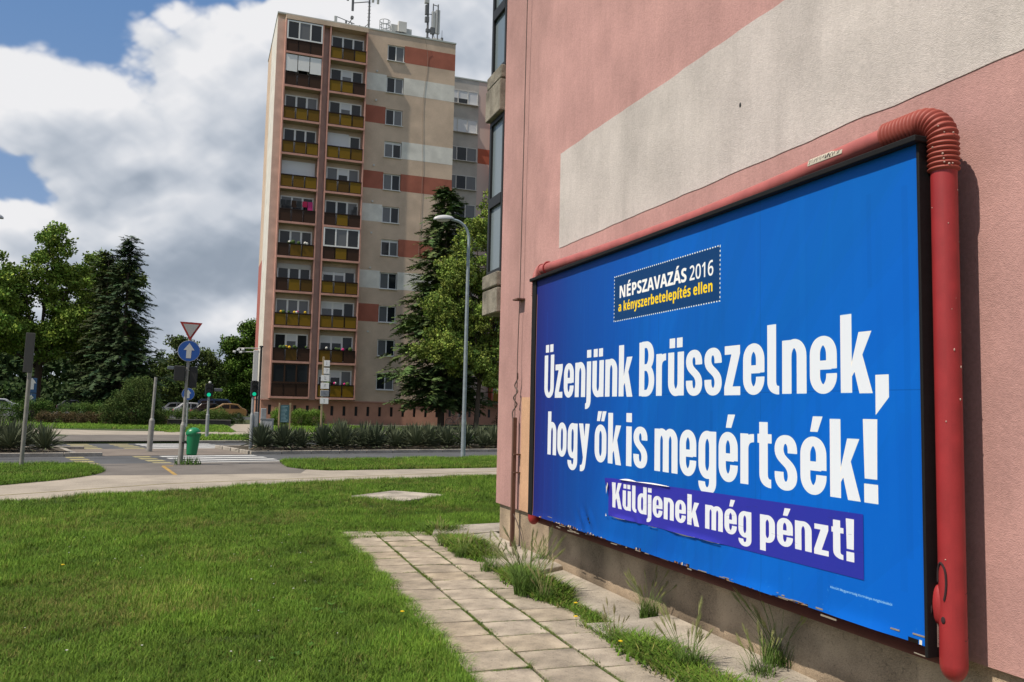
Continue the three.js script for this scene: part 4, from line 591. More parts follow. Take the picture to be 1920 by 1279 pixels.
{ const t = thing('traffic_light', 'traffic light showing green on a grey pole on the far grass strip', 'traffic light', [0.39, 0, -38.9]); post(t, 2.0, 0.075, 0.98, 0.05); signal(t, 1.78, 0.33, 0.56, 0); obj('cap', new THREE.SphereGeometry(0.06, 10, 8).translate(0.02, 2.4, 0), M.offWhite, t); obj('side_head', rbx(0.2, 0.55, 2.02, 2.16, -0.1, 0.1, 0.03), std([0.08, 0.09, 0.10], 0.5), t); }
{ const t = thing('traffic_light', 'traffic light showing green beside the tower corner, among dark yuccas', 'traffic light', [1.66, 0, -28.9]); post(t, 1.85, 0.06, 1.15, 0.042); signal(t, 1.75, 0.24, 0.52, 0.03); obj('box', rbx(0.06, 0.2, 0.75, 1.25, -0.08, 0.04, 0.02), M.galv, t); obj('pole', cyl(0.12, -0.02, 0.9, 1.8, 0.03, 0.03, 8), M.dark, t); }
{ const t = thing('camera_mast', 'thin dark mast with a white banner panel and a double arm holding small cameras', 'camera mast', [2.3, 0, -35.9]);
  obj('mast', cyl(0, 0, 0, 3.85, 0.05, 0.045, 10), M.dark, t); obj('cap', new THREE.SphereGeometry(0.085, 12, 8).scale(1, 0.5, 1).translate(0, 3.87, 0), M.dark, t);
  obj('banner_panel', rbx(-0.30, -0.10, 2.45, 3.72, -0.03, 0.03, 0.02), M.offWhite, t);
  for (const y of [3.80, 3.65]) obj('arm', rod(V(-0.05, y, 0), V(-0.9, y - 0.03, 0), 0.018), M.offWhite, t);
  for (const [x, y] of [[-0.72, 3.72], [-0.9, 3.70], [-1.05, 3.62], [-0.80, 3.61]]) obj('camera', rbx(x - 0.055, x + 0.055, y - 0.04, y + 0.04, -0.05, 0.1, 0.02), M.white, t); }
{ const t = thing('control_cabinet', 'grey control cabinet with a slim upper box behind the traffic light', 'cabinet', [2.5, 0, -34.4]); obj('body', rbx(-0.2, 0.28, 0.0, 0.92, -0.2, 0.2, 0.02), std([0.36, 0.38, 0.37], 0.55, { map: rep(grainMap, 1) }), t); obj('cap', bx(-0.22, 0.30, 0.92, 0.95, -0.22, 0.22), M.galv, t); obj('upper_box', rbx(-0.2, 0.0, 0.95, 1.35, -0.12, 0.1, 0.02), M.galv, t); obj('door', rbx(-0.15, 0.23, 0.1, 0.84, 0.2, 0.212, 0.005), std([0.4, 0.41, 0.4], 0.5), t); }
{ const t = thing('information_board', 'small teal board between two pale wooden posts by the hedge', 'notice board', [4.1, 0, -44.0], 0.1);
  for (const x of [-0.27, 0.27]) obj('post', rbx(x - 0.035, x + 0.035, 0, 1.6, -0.035, 0.035, 0.008), M.wood, t);
  const c = document.createElement('canvas'); c.width = 128; c.height = 200; const x = c.getContext('2d'); x.fillStyle = '#41676f'; x.fillRect(0, 0, 128, 200); reseed(71); x.fillStyle = '#a5bcc0'; for (let y = 12; y < 190; y += 16) x.fillRect(10, y, rr(50, 108), 5);
  obj('board', rbx(-0.225, 0.225, 0.62, 1.5, -0.02, 0.012, 0.006), std([0.06, 0.13, 0.15], 0.6), t); const p = new THREE.Mesh(new THREE.PlaneGeometry(0.42, 0.85).translate(0, 1.06, 0.0155), std([1, 1, 1], 0.6, { map: canvasTex(c) })); p.name = 'notice'; t.add(p); }
{ const t = thing('finger_post', 'tall pale wooden pole with six small white plates, in front of the tower', 'signpost', [5.74, 0, -42.6]);
  obj('pole', rbx(-0.045, 0.045, 0, 3.95, -0.045, 0.045, 0.01), M.wood, t); reseed(72);
  for (let i = 0; i < 6; i++) { const y = 3.62 - i * 0.375, c = document.createElement('canvas'); c.width = 64; c.height = 64; const x = c.getContext('2d'); x.fillStyle = i === 4 ? '#7d8088' : '#e8e6e4'; x.fillRect(0, 0, 64, 64); x.fillStyle = '#55555c'; for (let k = 0; k < 3; k++) x.fillRect(rr(22, 30), 14 + k * 14, rr(10, 20), 5);
    const x0 = i > 1 ? -0.10 : 0.02; obj('plate', rbx(x0, 0.31, y - 0.15, y + 0.15, 0.046, 0.066, 0.006), M.white, t); const p = new THREE.Mesh(new THREE.PlaneGeometry(0.31 - x0 - 0.02, 0.28).translate((x0 + 0.31) / 2, y, 0.0685), std([1, 1, 1], 0.6, { map: canvasTex(c) })); p.name = 'print'; t.add(p); } }
{ const t = thing('road_sign', 'small round blue arrow sign on a thin pole behind the give way sign', 'road sign', [-0.62, 0, -53.5]); obj('pole', cyl(0, 0, 0, 2.3, 0.05, 0.05, 8), M.galv, t); blueSign(t, 2.02, 0.06, 0.36); }
{ const t = thing('road_sign', 'two small blue signs on one pole by the far left hedge', 'road sign', [-10.7, 0, -65]); obj('pole', cyl(-0.25, 0, 0, 2.4, 0.05, 0.05, 8), M.galv, t); obj('plate', rbx(-0.3, 0.3, 1.95, 2.95, 0, 0.02, 0.01), std([0.012, 0.06, 0.15], 0.6), t); obj('arrow', arrowShape(2.2).translate(0, 2.55, 0.023), M.signWhite, t); obj('plate', rbx(-0.3, 0.3, 1.2, 1.9, 0, 0.02, 0.01), std([0.012, 0.06, 0.15], 0.6), t); obj('arrow', arrowShape(1.4).translate(0, 1.56, 0.023), M.signWhite, t); }

// ---------------------------------------------------------------- paving along the wall
{
  const pv = thing('paved_path', '', ''); pv.userData = { kind: 'structure', label: 'path of square concrete slabs along the wall' };
  pv.rotation.y = -0.027; pv.position.set(1.775, 0, -4.5);
  obj('bedding', bx(-0.30, 0.78, -0.05, 0.008, -5.7, 4), M.soil, pv);
  reseed(301);
  const geo = [0, 1, 2].map((i) => { const g = new RoundedBoxGeometry(0.374, 0.06, 0.348, 2, 0.007); const p = g.attributes.position; for (let k = 0; k < p.count; k++) { const x = p.getX(k), z = p.getZ(k); p.setX(k, x * (1 + 0.012 * (z > 0 ? 1 : -1) * (i - 1))); p.setZ(k, z * (1 + 0.012 * (x > 0 ? 1 : -1) * (1 - i))); } g.computeVertexNormals(); return boxUV(norm(g)); });
  for (let c = 0; c < 3; c++) { let z = -5.62 + c * 0.06; while (z < 3.4) { const m = new THREE.Mesh(geo[Math.floor(rnd() * 3)], M.conc[Math.floor(rnd() * 4)]); m.name = 'paving_slab'; m.position.set(-0.10 + c * 0.393 + rr(-0.006, 0.006), rr(-0.012, -0.006), z + 0.18); m.rotation.set(rr(-0.007, 0.007), rr(-0.008, 0.008) + (rnd() < 0.5 ? Math.PI : 0), rr(-0.007, 0.007)); m.castShadow = m.receiveShadow = true; pv.add(m); z += 0.364 + rr(-0.004, 0.008); } }
  const ap = thing('concrete_apron', '', ''); ap.userData = { kind: 'structure', label: 'broken concrete strip at the foot of the wall' };
  const slab = (n, poly, y, rx, rz) => { const s = new THREE.Shape(poly.map(([x, z]) => new THREE.Vector2(x, -z))); const g = new THREE.ExtrudeGeometry(s, { depth: 0.08, bevelEnabled: true, bevelSize: 0.012, bevelThickness: 0.012, bevelSegments: 2 }).rotateX(-Math.PI / 2); const o = obj(n, g, M.apron, ap); o.position.y = y; o.rotation.set(rx, 0, rz); };
  slab('concrete_slab', [[2.74, -9.12], [2.95, -9.36], [3.36, -9.5], [3.36, -7.42], [3.05, -7.25], [2.68, -7.2]], -0.072, 0.002, 0.006);
  slab('concrete_slab', [[2.66, -7.17], [3.06, -7.22], [3.36, -7.39], [3.36, -5.5], [2.9, -5.4], [2.62, -5.42]], -0.082, -0.001, 0.004);
  slab('concrete_slab', [[2.60, -5.39], [2.9, -5.36], [3.36, -5.46], [3.36, -3.9], [2.6, -3.85]], -0.078, 0.001, 0.008);
  slab('concrete_slab', [[2.6, -3.82], [3.36, -3.87], [3.36, -1.5], [2.55, -1.5]], -0.08, 0, 0.004);
  slab('concrete_slab', [[2.55, -1.46], [3.36, -1.46], [3.36, 4], [2.5, 4]], -0.06, 0, 0.004);
  slab('concrete_slab', [[2.62, -9.55], [2.78, -10.05], [3.75, -10.15], [3.7, -9.6], [3.0, -9.42]], -0.085, 0.004, 0.008);
  const cv = obj('concrete_cover', rbx(-0.62, 0.62, -0.06, 0.035, -0.62, 0.62, 0.012), [M.apron][0]); cv.position.set(3.22, 0, -14.0); cv.rotation.y = 0.72; cv.scale.set(1, 1, 0.9); tag(cv, 'flat square concrete cover slab lying in the grass past the wall corner', 'concrete slab');
}

// ---------------------------------------------------------------- grass
function bladeTuft(n, spread, h0, h1, w, lean, seg = 3) {
  const pos = [], nor = [];
  for (let i = 0; i < n; i++) {
    const a = rr(0, 6.283), r = spread * Math.sqrt(rnd()), x = r * Math.cos(a), z = r * Math.sin(a), h = rr(h0, h1), b = rr(0, 6.283), bend = rr(0.15, lean) * h, dx = Math.cos(b), dz = Math.sin(b), tx = -dz * w * rr(0.6, 1.2), tz = dx * w * rr(0.6, 1.2);
    let pv = null;
    for (let s = 0; s <= seg; s++) { const t = s / seg, k = bend * t * t, q = 1 - t * 0.95, c = [x + dx * k, h * (t - 0.18 * t * t * lean), z + dz * k], L = [c[0] - tx * q, c[1], c[2] - tz * q], R = [c[0] + tx * q, c[1], c[2] + tz * q]; if (pv) { if (s === seg) pos.push(...pv[0], ...pv[1], ...c); else pos.push(...pv[0], ...pv[1], ...R, ...pv[0], ...R, ...L); } pv = [L, R]; }
  }
  const g = new THREE.BufferGeometry(); g.setAttribute('position', new THREE.Float32BufferAttribute(pos, 3)); g.computeVertexNormals(); return g;
}
M.grass = new THREE.MeshPhysicalMaterial({ color: lin(1, 1, 1), roughness: 0.7, specularIntensity: 0.35, side: THREE.DoubleSide });
M.leaf = new THREE.MeshPhysicalMaterial({ color: lin(1, 1, 1), roughness: 0.7, specularIntensity: 0.2, side: THREE.DoubleSide });
M.needle = new THREE.MeshPhysicalMaterial({ color: lin(1, 1, 1), roughness: 0.8, specularIntensity: 0.3, side: THREE.DoubleSide });
const mtx = new THREE.Matrix4(), qt = new THREE.Quaternion(), sc3 = V(1, 1, 1), ps = V(0, 0, 0), col = new THREE.Color();
function inst(name, geo, mat, items, parent, kind) {       // items: [x, y, z, quaternion | turn, scale | [sx,sy,sz], [r,g,b]]
  const m = new THREE.InstancedMesh(geo, mat, items.length); m.name = parent === scene ? numbered(name) : name; m.castShadow = m.receiveShadow = true;
  items.forEach(([x, y, z, q, s, c], i) => { ps.set(x, y, z); if (typeof q === 'number') qt.setFromAxisAngle(V(0, 1, 0), q); else qt.copy(q); Array.isArray(s) ? sc3.set(...s) : sc3.set(s, s, s); m.setMatrixAt(i, mtx.compose(ps, qt, sc3)); m.setColorAt(i, col.setRGB(...c)); });
  if (kind) m.userData.kind = kind; parent.add(m); return m;
}
const inPaving = (x, z) => { const lx = x - 1.775 + 0.027 * (z + 4.5); return z > -10.15 && lx > -0.285 + 0.03 * (n2(z * 3.1, 1, 999) - 0.5) * 2 && lx < 1.6; };
{
  reseed(401);
  const tufts = [bladeTuft(13, 0.042, 0.022, 0.055, 0.0025, 1.0), bladeTuft(13, 0.042, 0.018, 0.045, 0.0028, 1.4), bladeTuft(9, 0.045, 0.04, 0.085, 0.0024, 1.1)];
  const green = (k = 1, dry = 0) => { const t = rnd(), y = rnd() < 0.05 + dry ? rr(0.4, 0.9) : 0; return [(0.088 + 0.085 * t + 0.17 * y) * k, (0.20 + 0.08 * t + 0.02 * y) * k, (0.018 + 0.014 * t + 0.06 * y) * k]; };
  const lists = [[], [], []];
  const dense = (x, z) => fbm3(x * 1.1, z * 1.1, 3, 4);
  const camd = (x, z) => Math.hypot(x, z);
  const scatter = (poly, x0, x1, z0, z1, per, keep, size) => { const n = Math.round((x1 - x0) * (z1 - z0) * per); for (let i = 0; i < n; i++) { const x = rr(x0, x1), z = rr(z0, z1); if (!inPoly(poly, x, z) || inPaving(x, z) || (Math.abs(x - 3.22) + Math.abs(z + 14.0) < 0.82) || !keep(x, z)) continue; const d = dense(x, z), w = fbm3(x * 4, z * 4, 9, 2); if (w < 0.3 && rnd() < 0.5) continue; lists[Math.floor(rnd() * (d > 0.52 ? 3 : 2.2)) % 3].push([x, 0, z, rr(0, 6.28), size * (0.65 + 0.75 * d + 0.35 * w), green(clamp(0.66 + 0.75 * (d - 0.25) + 0.55 * (w - 0.5), 0.45, 1.3) * rr(0.6, 1.35), 0.3 * step(0.54, 0.7, fbm3(x * 0.9 + 7, z * 0.9, 5, 3)))]); } };
  const view = (x, z, m = 1.6) => { const a = Math.atan2(x, -z); return a > -0.235 - m / Math.hypot(x, z) && a < 0.40 + m / Math.hypot(x, z); };
  scatter(nearLawn, -4, 3.2, -8.5, -3.2, 1900, (x, z) => view(x, z), 1);
  scatter(nearLawn, -6, 6, -12.5, -8.5, 1000, (x, z) => view(x, z), 1.15);
  scatter(nearLawn, -6.5, 8.5, -19, -12.5, 480, (x, z) => view(x, z), 1.4);
  scatter(leftStrip, -9, -1.5, -23, -15, 380, (x, z) => view(x, z, 2), 1.5);
  scatter(rightStrip, 1.8, 12, -27.5, -19.5, 320, (x, z) => view(x, z, 1), 1.6);
  const lw = thing('grass', '', ''); lw.userData = { kind: 'stuff', label: 'mown green grass of the lawn' };
  tufts.forEach((g, i) => inst('grass_blades', g, M.grass, lists[i], lw, 'stuff'));
  // farther lawns
  const far = [], fg = bladeTuft(14, 0.12, 0.06, 0.14, 0.012, 1.0, 2);
  for (let i = 0; i < 26000; i++) { const s = rr(-14, 26), t = rr(35.05, 70), [x, z] = st(s, t); if (t > 40.9 && t < 44.6 && s > 3) continue; if (t < 41.4 && s < 8.6 + (t - 35) * 0.2 && s > 2.2) continue; if (z < -68.2 && x > 4) continue; if (t > 44 && t < 60 && s < 9.5 && Math.abs((t - 45.3) - (2.3 - s) * 0.16 - 2.5) < 3.2) continue; if (x > 1.8 && x < 4 && z < -46) continue; far.push([x, 0, z, rr(0, 6.28), rr(0.8, 1.4), green(0.8 + 0.5 * dense(x * 0.3, z * 0.3))]); }
  inst('grass_blades', fg, M.grass, far, lw, 'stuff');
  // sprigs in the joints of the paving and the weedy seam beside it
  const jt = [];
  for (let i = 0; i < 2300; i++) { const c = rnd() < 0.5 ? 0 : 1, z = rr(-5.7, 3), lx = 0.096 + c * 0.393 + rr(-0.008, 0.008); if (fbm3(z * 3, c * 7, 1, 3) < 0.40 && rnd() < 0.7) continue; jt.push([1.775 + lx + 0.027 * -z, 0.016, -4.5 + z, rr(0, 6.28), rr(0.25, 0.5) * (rnd() < 0.07 ? 2 : 1), green(rr(0.5, 0.85), 0.12)]); }
  for (let i = 0; i < 2200; i++) { const c = Math.floor(rr(0, 3)), k = Math.floor(rr(0, 24)), z = -5.62 + c * 0.06 + k * 0.366 + rr(-0.008, 0.008), lx = -0.28 + c * 0.393 + rr(0, 0.37); if (h3(c, k, 5) < 0.35 || n2(lx * 9, k * 3.7, 999) < 0.35) continue; jt.push([1.775 + lx + 0.027 * -z, 0.016, -4.5 + z, rr(0, 6.28), rr(0.2, 0.42), green(0.75)]); }
  for (let i = 0; i < 5200; i++) { const z = rr(-10.1, -2), dn = n2(z * 1.7, 9, 999), lx = 0.90 + 0.10 * (n2(z * 2.3, 4, 999) - 0.5) + rr(-0.17, 0.17) * rr(0.25, 1) * (0.4 + dn); if (dn < 0.3 && rnd() < 0.6) continue; jt.push([1.775 + lx + 0.027 * -(z + 4.5), 0.01, z, rr(0, 6.28), rr(0.9, 2.1) * (0.8 + 1.3 * dn), green(rr(0.45, 0.95), 0.14)]); }
  for (let i = 0; i < 260; i++) { const z = rr(-10.2, -9.6), x = rr(1.6, 2.9); jt.push([x, 0.01, z, rr(0, 6.28), rr(0.7, 1.5), green(0.85)]); }
  // shaggy overhang along the lawn edge
  for (let i = 0; i < 2600; i++) { const z = rr(-10.2, -2.5), lx = -0.30 + 0.05 * (n2(z * 3.1, 1, 999) - 0.5) * 2 + rr(-0.05, 0.05); jt.push([1.775 + lx + 0.027 * -(z + 4.5), 0, z, rr(0, 6.28), rr(0.8, 1.5), green(0.95)]); }
  { const dz = []; for (let i = 0; i < 40; i++) { const x = rr(-2.4, 1.2), z = rr(-11.5, -5); if (inPaving(x, z) || !view(x, z, 0)) continue; dz.push([x, rr(0.03, 0.05), z, rr(0, 6.28), rr(0.4, 0.8), [0.6, 0.6, 0.56]]); } const dg = new THREE.CylinderGeometry(0.011, 0.006, 0.006, 8); const ds = inst('daisies', dg, std([1, 1, 1], 0.8), dz, scene, 'stuff'); ds.userData.label = 'tiny white daisies scattered in the lawn'; }
  { const wl = [], lg = (() => { const g = []; for (let i = 0; i < 7; i++) { const a = i / 7 * 6.283 + rr(-0.2, 0.2), q = new THREE.SphereGeometry(0.03, 6, 4).scale(1, 0.12, 0.5).translate(0.032, 0, 0).rotateZ(rr(0.2, 0.6)).rotateY(a); g.push(norm(q)); } return mergeGeometries(g); })(); for (let i = 0; i < 160; i++) { const x = rr(-3.5, 3), z = rr(-12, -4.2); if (!inPoly(nearLawn, x, z) || inPaving(x, z) || !view(x, z, 0.3) || fbm3(x * 1.5, z * 1.5, 20, 2) < 0.5) continue; const k = rr(0.7, 1.2); wl.push([x, 0.02, z, rr(0, 6.28), rr(0.4, 0.8), [0.07 * k, 0.165 * k, 0.026 * k]]); } inst('broad_weeds', lg, M.grass, wl, lw, 'stuff'); }
  const sp = inst('joint_grass', tufts[1], M.grass, jt, scene, 'stuff'); sp.userData.label = 'grass and weeds growing in the paving joints and along its edges';
}
{ // wild barley: stems with bristly ears
  reseed(431);
  const ear = (() => { const g = []; const b = []; for (let i = 0; i < 16; i++) { const t = i / 15, a = i * 2.4, r = 0.0045 * Math.sin(Math.PI * (0.12 + 0.8 * t)); g.push(rod(V(r * 0.4 * Math.cos(a), t * 0.055, r * 0.4 * Math.sin(a)), V(r * 2.4 * Math.cos(a), t * 0.055 + 0.035, r * 2.4 * Math.sin(a)), 0.0016, 3, 0.0003)); } return mergeGeometries(g.map(norm)); })();
  M.ear = std([0.29, 0.31, 0.115], 0.8); M.stem = std([0.12, 0.19, 0.04], 0.8); M.stemDry = std([0.30, 0.27, 0.12], 0.8);
  const make = (n, h, lean, dry) => { const t = thing('wild_barley', 'x', 'weed'); const stems = [];
    for (let i = 0; i < n; i++) { const a = rr(0, 6.28), r0 = rr(0, 0.06), x = r0 * Math.cos(a), z = r0 * Math.sin(a), hh = h * rr(0.55, 1.1), L = hh * rr(0.1, lean), b = a + rr(-0.6, 0.6), p1 = V(x + L * 0.35 * Math.cos(b), hh * 0.6, z + L * 0.35 * Math.sin(b)), p2 = V(x + L * Math.cos(b), hh, z + L * Math.sin(b)); stems.push(tube([V(x, 0, z), p1, p2], 0.0016, 5, 4)); const d = p2.clone().sub(p1).normalize(); const e = new THREE.Mesh(ear, dry ? M.stemDry : M.ear); e.name = 'ear'; e.position.copy(p2); e.quaternion.setFromUnitVectors(V(0, 1, 0), d); e.scale.setScalar(rr(0.9, 1.35)); e.castShadow = true; t.add(e); }
    obj('stems', stems, dry ? M.stemDry : M.stem, t, 0).userData.kind = 'stuff';
    obj('leaves', norm(bladeTuft(n * 9, 0.09, h * 0.3, h * 0.8, 0.0034, 1.15, 4)), dull([0.085, 0.15, 0.028], 0.8, 0.3), t, 0).userData.kind = 'stuff'; return t; };
  const big = make(26, 0.36, 0.7), mid = make(14, 0.26, 0.6), dryB = make(12, 0.27, 0.5, 1);
  const put = (src, first, x, z, s, label) => { if (first) { src.position.set(x, 0.01, z); src.scale.setScalar(s); src.userData.label = label; return; } dup(src, [x, 0.01, z], rr(0, 6.28), label, null, s); };
  put(big, 1, 3.28, -4.20, 1.15, 'largest clump of wild barley, bending against the plinth under the near end of the billboard');
  put(big, 0, 2.56, -6.42, 1.2, 'bushy wild barley clump beside the crack midway along the concrete strip');
  put(big, 0, 3.14, -5.50, 0.78, 'wild barley tuft growing from the crack at the foot of the wall');
  put(mid, 1, 2.76, -4.36, 1.15, 'wild barley at the bottom of the picture between paving and concrete strip');
  put(mid, 0, 2.55, -8.2, 0.9, 'low wild barley tuft at the far right end of the paving, nearest the wall corner');
  put(mid, 0, 2.58, -7.45, 1.0, 'wild barley tuft midway along the weedy seam, before the bushy clump');
  put(mid, 0, 3.24, -7.75, 0.8, 'small wild barley tuft on the concrete strip just right of the conduit');
  put(mid, 0, 3.06, -4.08, 0.95, 'upright wild barley left of the largest clump at the lower edge');
  put(big, 0, 2.64, -6.85, 0.85, 'second bushy wild barley clump, just beyond the first and partly behind it');
  put(dryB, 1, 2.62, -6.22, 0.9, 'pale dry wild barley beside the bushy clump');
  put(dryB, 0, 2.60, -5.0, 0.7, 'short dry grass clump with ears near the yellow flower by the paving');
  put(dryB, 0, 2.66, -9.35, 0.7, 'dry grass clump at the far corner of the paving');
}
{ // dandelions
  const mk = () => { const t = thing('dandelion', 'x', 'flower'); obj('stem', rod(V(0, 0, 0), V(0.006, 0.075, 0.004), 0.0016, 5), M.stem, t, 0); const pt = []; for (let i = 0; i < 22; i++) { const a = i * 2.4, r = 0.005 + 0.011 * (i / 22); pt.push(rod(V(0.006, 0.075, 0.004), V(0.006 + r * Math.cos(a), 0.083 - 0.005 * (i / 22), 0.004 + r * Math.sin(a)), 0.0012, 4, 0.0028)); } obj('flower_head', pt, std([0.8, 0.56, 0.01], 0.7), t, 0); return t; };
  const d0 = mk(); d0.position.set(1.40, 0, -5.9); d0.userData.label = 'yellow dandelion in the lawn at the left edge of the paving';
  dup(d0, [2.70, 0, -5.82], 1, 'yellow dandelion beside the bushy wild barley, right of the paving');
  dup(d0, [2.52, 0.01, -4.75], 2, 'yellow dandelion nearest the camera in the weedy seam');
  dup(d0, [2.52, 0.01, -5.4], 3, 'yellow dandelion between the other two in the weedy seam');
  dup(d0, [-1.03, 0, -8.3], 4, 'lone yellow dandelion in the open lawn at far left');
}

// ---------------------------------------------------------------- shrubs, hedges, yuccas and trees
function leafClump(n, size, len, wid) { const pos = []; for (let i = 0; i < n; i++) { const d = V(rr(-1, 1), rr(-1, 1), rr(-1, 1)).normalize().multiplyScalar(0.5 * Math.cbrt(rnd()) * size), a = V(rr(-1, 1), rr(-0.6, 0.6), rr(-1, 1)).normalize(), b = V(rr(-1, 1), rr(-1, 1), rr(-1, 1)).cross(a).normalize(), l = len * rr(0.6, 1.2), w = wid * rr(0.7, 1.2), p0 = d.clone(), p1 = d.clone().addScaledVector(a, l * 0.5).addScaledVector(b, w * 0.5), p2 = d.clone().addScaledVector(a, l), p3 = d.clone().addScaledVector(a, l * 0.5).addScaledVector(b, -w * 0.5); pos.push(...p0.toArray(), ...p1.toArray(), ...p2.toArray(), ...p0.toArray(), ...p2.toArray(), ...p3.toArray()); } const g = new THREE.BufferGeometry(); g.setAttribute('position', new THREE.Float32BufferAttribute(pos, 3)); g.computeVertexNormals(); return g; }
reseed(501);
const clumps = [leafClump(12, 1, 0.42, 0.27), leafClump(12, 1, 0.42, 0.27)], clumpFine = leafClump(26, 1, 0.22, 0.13);
const quat = () => new THREE.Quaternion().setFromEuler(new THREE.Euler(rr(0, 6.28), rr(0, 6.28), rr(0, 6.28)));
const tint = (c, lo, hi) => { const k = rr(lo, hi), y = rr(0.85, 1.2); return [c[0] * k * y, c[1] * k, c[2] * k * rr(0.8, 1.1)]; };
// crown made of many small leafy boughs; lobes: [x, y, z, rx, ry, rz]
function tree(name, label, x, z, o) {
  const t = thing(name, label, 'tree', [x, 0, z], 0, null); delete t.userData.group; reseed(o.seed);
  const trunk = []; const th = o.trunkH, top = V(rr(-0.3, 0.3), th, rr(-0.3, 0.3));
  trunk.push(rod(V(0, -0.1, 0), top, o.tr, 10, o.tr * 0.7)); trunk.push(rod(V(0, -0.1, 0), V(0, 0.35, 0), o.tr * 1.45, 10, o.tr));
  const items = [];
  for (const [lx, ly, lz, rx, ry, rz, n] of o.lobes) {
    const c = V(lx, ly, lz); const mid = top.clone().lerp(c, 0.5).add(V(rr(-0.4, 0.4), rr(-0.2, 0.5), rr(-0.4, 0.4))); trunk.push(rod(top.clone().add(V(0, -rr(0, th * 0.25), 0)), mid, o.tr * 0.42, 7, o.tr * 0.28), rod(mid, c, o.tr * 0.28, 6, o.tr * 0.1));
    for (let b = 0; b < n; b++) {
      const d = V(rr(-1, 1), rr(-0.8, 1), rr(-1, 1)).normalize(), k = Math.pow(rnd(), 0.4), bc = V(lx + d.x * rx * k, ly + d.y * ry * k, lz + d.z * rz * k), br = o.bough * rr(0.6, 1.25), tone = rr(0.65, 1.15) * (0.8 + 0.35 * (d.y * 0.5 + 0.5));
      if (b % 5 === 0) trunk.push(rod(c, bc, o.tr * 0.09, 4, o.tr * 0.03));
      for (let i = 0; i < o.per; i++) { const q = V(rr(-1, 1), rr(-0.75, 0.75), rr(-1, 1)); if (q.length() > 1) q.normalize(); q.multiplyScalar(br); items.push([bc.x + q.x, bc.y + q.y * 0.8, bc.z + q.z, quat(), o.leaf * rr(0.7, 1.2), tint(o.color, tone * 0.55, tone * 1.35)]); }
    }
  }
  obj('trunk', trunk, o.bark ?? M.bark, t);
  inst('crown', o.geo ?? clumps[0], M.leaf, items, t, 'stuff'); return t;
}
M.bark = std([0.075, 0.055, 0.04], 0.95, { map: rep(grainMap, 1) });
const spray = (() => { reseed(77); const pos = []; for (let i = 0; i < 22; i++) { const t = i / 22, s = i % 2 ? 1 : -1, a = V(s * rr(0.5, 0.9), rr(-0.35, 0.2), rr(0.3, 0.7)).normalize(), p = V(0, -0.12 * t, t), l = 0.42 * (1 - t * 0.65), w = 0.055; const b = V(0, 1, 0).cross(a).normalize().multiplyScalar(w).add(V(0, rr(-0.03, 0.03), 0)); const q = p.clone().addScaledVector(a, l); pos.push(...p.clone().add(b).toArray(), ...p.clone().sub(b).toArray(), ...q.toArray()); } const g = new THREE.BufferGeometry(); g.setAttribute('position', new THREE.Float32BufferAttribute(pos, 3)); g.computeVertexNormals(); return g; })();
function conifer(name, label, x, z, o) {
  const t = thing(name, label, 'tree', [x, 0, z], 0, null); delete t.userData.group; reseed(o.seed);
  const tr = [rod(V(0, -0.1, 0), V(0, o.h * 0.97, 0), o.tr, 9, 0.03)], items = [];
  for (let y = o.base; y < o.h; y += o.gap * (1.15 - 0.6 * y / o.h)) {
    const u = (y - o.base) / (o.h - o.base), R = o.r * Math.pow(1 - u, o.pow) * rr(0.82, 1.1) * (u < 0.08 ? 0.75 : 1), n = Math.max(5, Math.round(o.n * (1 - u * 0.6)));
    for (let b = 0; b < n; b++) {
      const a = rr(0, 6.283), L = R * rr(0.55, 1.12), droop = o.droop * (1 - u), yy = y + rr(-o.gap, o.gap) * 0.5; const dir = V(Math.cos(a), 0, Math.sin(a)); const m = Math.max(3, Math.round(L / 0.42));
      if (b % 3 === 0) tr.push(rod(V(0, yy, 0), V(dir.x * L * 0.8, yy - droop * L * 0.5, dir.z * L * 0.8), 0.05 * (1 - u * 0.7), 4, 0.012));
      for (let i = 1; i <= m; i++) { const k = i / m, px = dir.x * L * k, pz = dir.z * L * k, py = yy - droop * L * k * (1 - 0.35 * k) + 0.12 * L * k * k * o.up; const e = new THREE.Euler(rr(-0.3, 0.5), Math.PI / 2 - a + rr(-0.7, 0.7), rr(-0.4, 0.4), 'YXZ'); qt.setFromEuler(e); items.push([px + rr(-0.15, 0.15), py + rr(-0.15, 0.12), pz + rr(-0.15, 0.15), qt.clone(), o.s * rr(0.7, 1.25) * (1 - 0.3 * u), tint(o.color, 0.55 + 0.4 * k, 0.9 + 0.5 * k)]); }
    }
  }
  obj('trunk', tr, M.bark, t); inst('crown', spray, M.needle, items, t, 'stuff'); return t;
}
function bush(name, label, cat, x, z, o) {
  const t = thing(name, label, cat, [x, 0, z], o.turn ?? 0, o.group); if (!o.group) delete t.userData.group; reseed(o.seed ?? 1);
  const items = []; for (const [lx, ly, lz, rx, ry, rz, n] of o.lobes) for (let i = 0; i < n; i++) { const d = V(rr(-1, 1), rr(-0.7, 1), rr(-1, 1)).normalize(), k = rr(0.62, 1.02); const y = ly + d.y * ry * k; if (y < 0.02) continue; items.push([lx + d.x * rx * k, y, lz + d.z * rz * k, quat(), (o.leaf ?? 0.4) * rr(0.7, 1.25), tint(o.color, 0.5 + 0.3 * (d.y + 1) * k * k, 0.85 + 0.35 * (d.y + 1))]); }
  obj('stems', o.lobes.map(([lx, ly, lz]) => rod(V(lx * 0.6, -0.05, lz * 0.6), V(lx, ly, lz), 0.05, 5, 0.02)), M.bark, t); inst('foliage', o.geo ?? clumpFine, M.leaf, items, t, 'stuff'); return t;
}
const GREEN = [0.17, 0.26, 0.046], OLIVE = [0.21, 0.29, 0.062], SPR = [0.042, 0.072, 0.032];
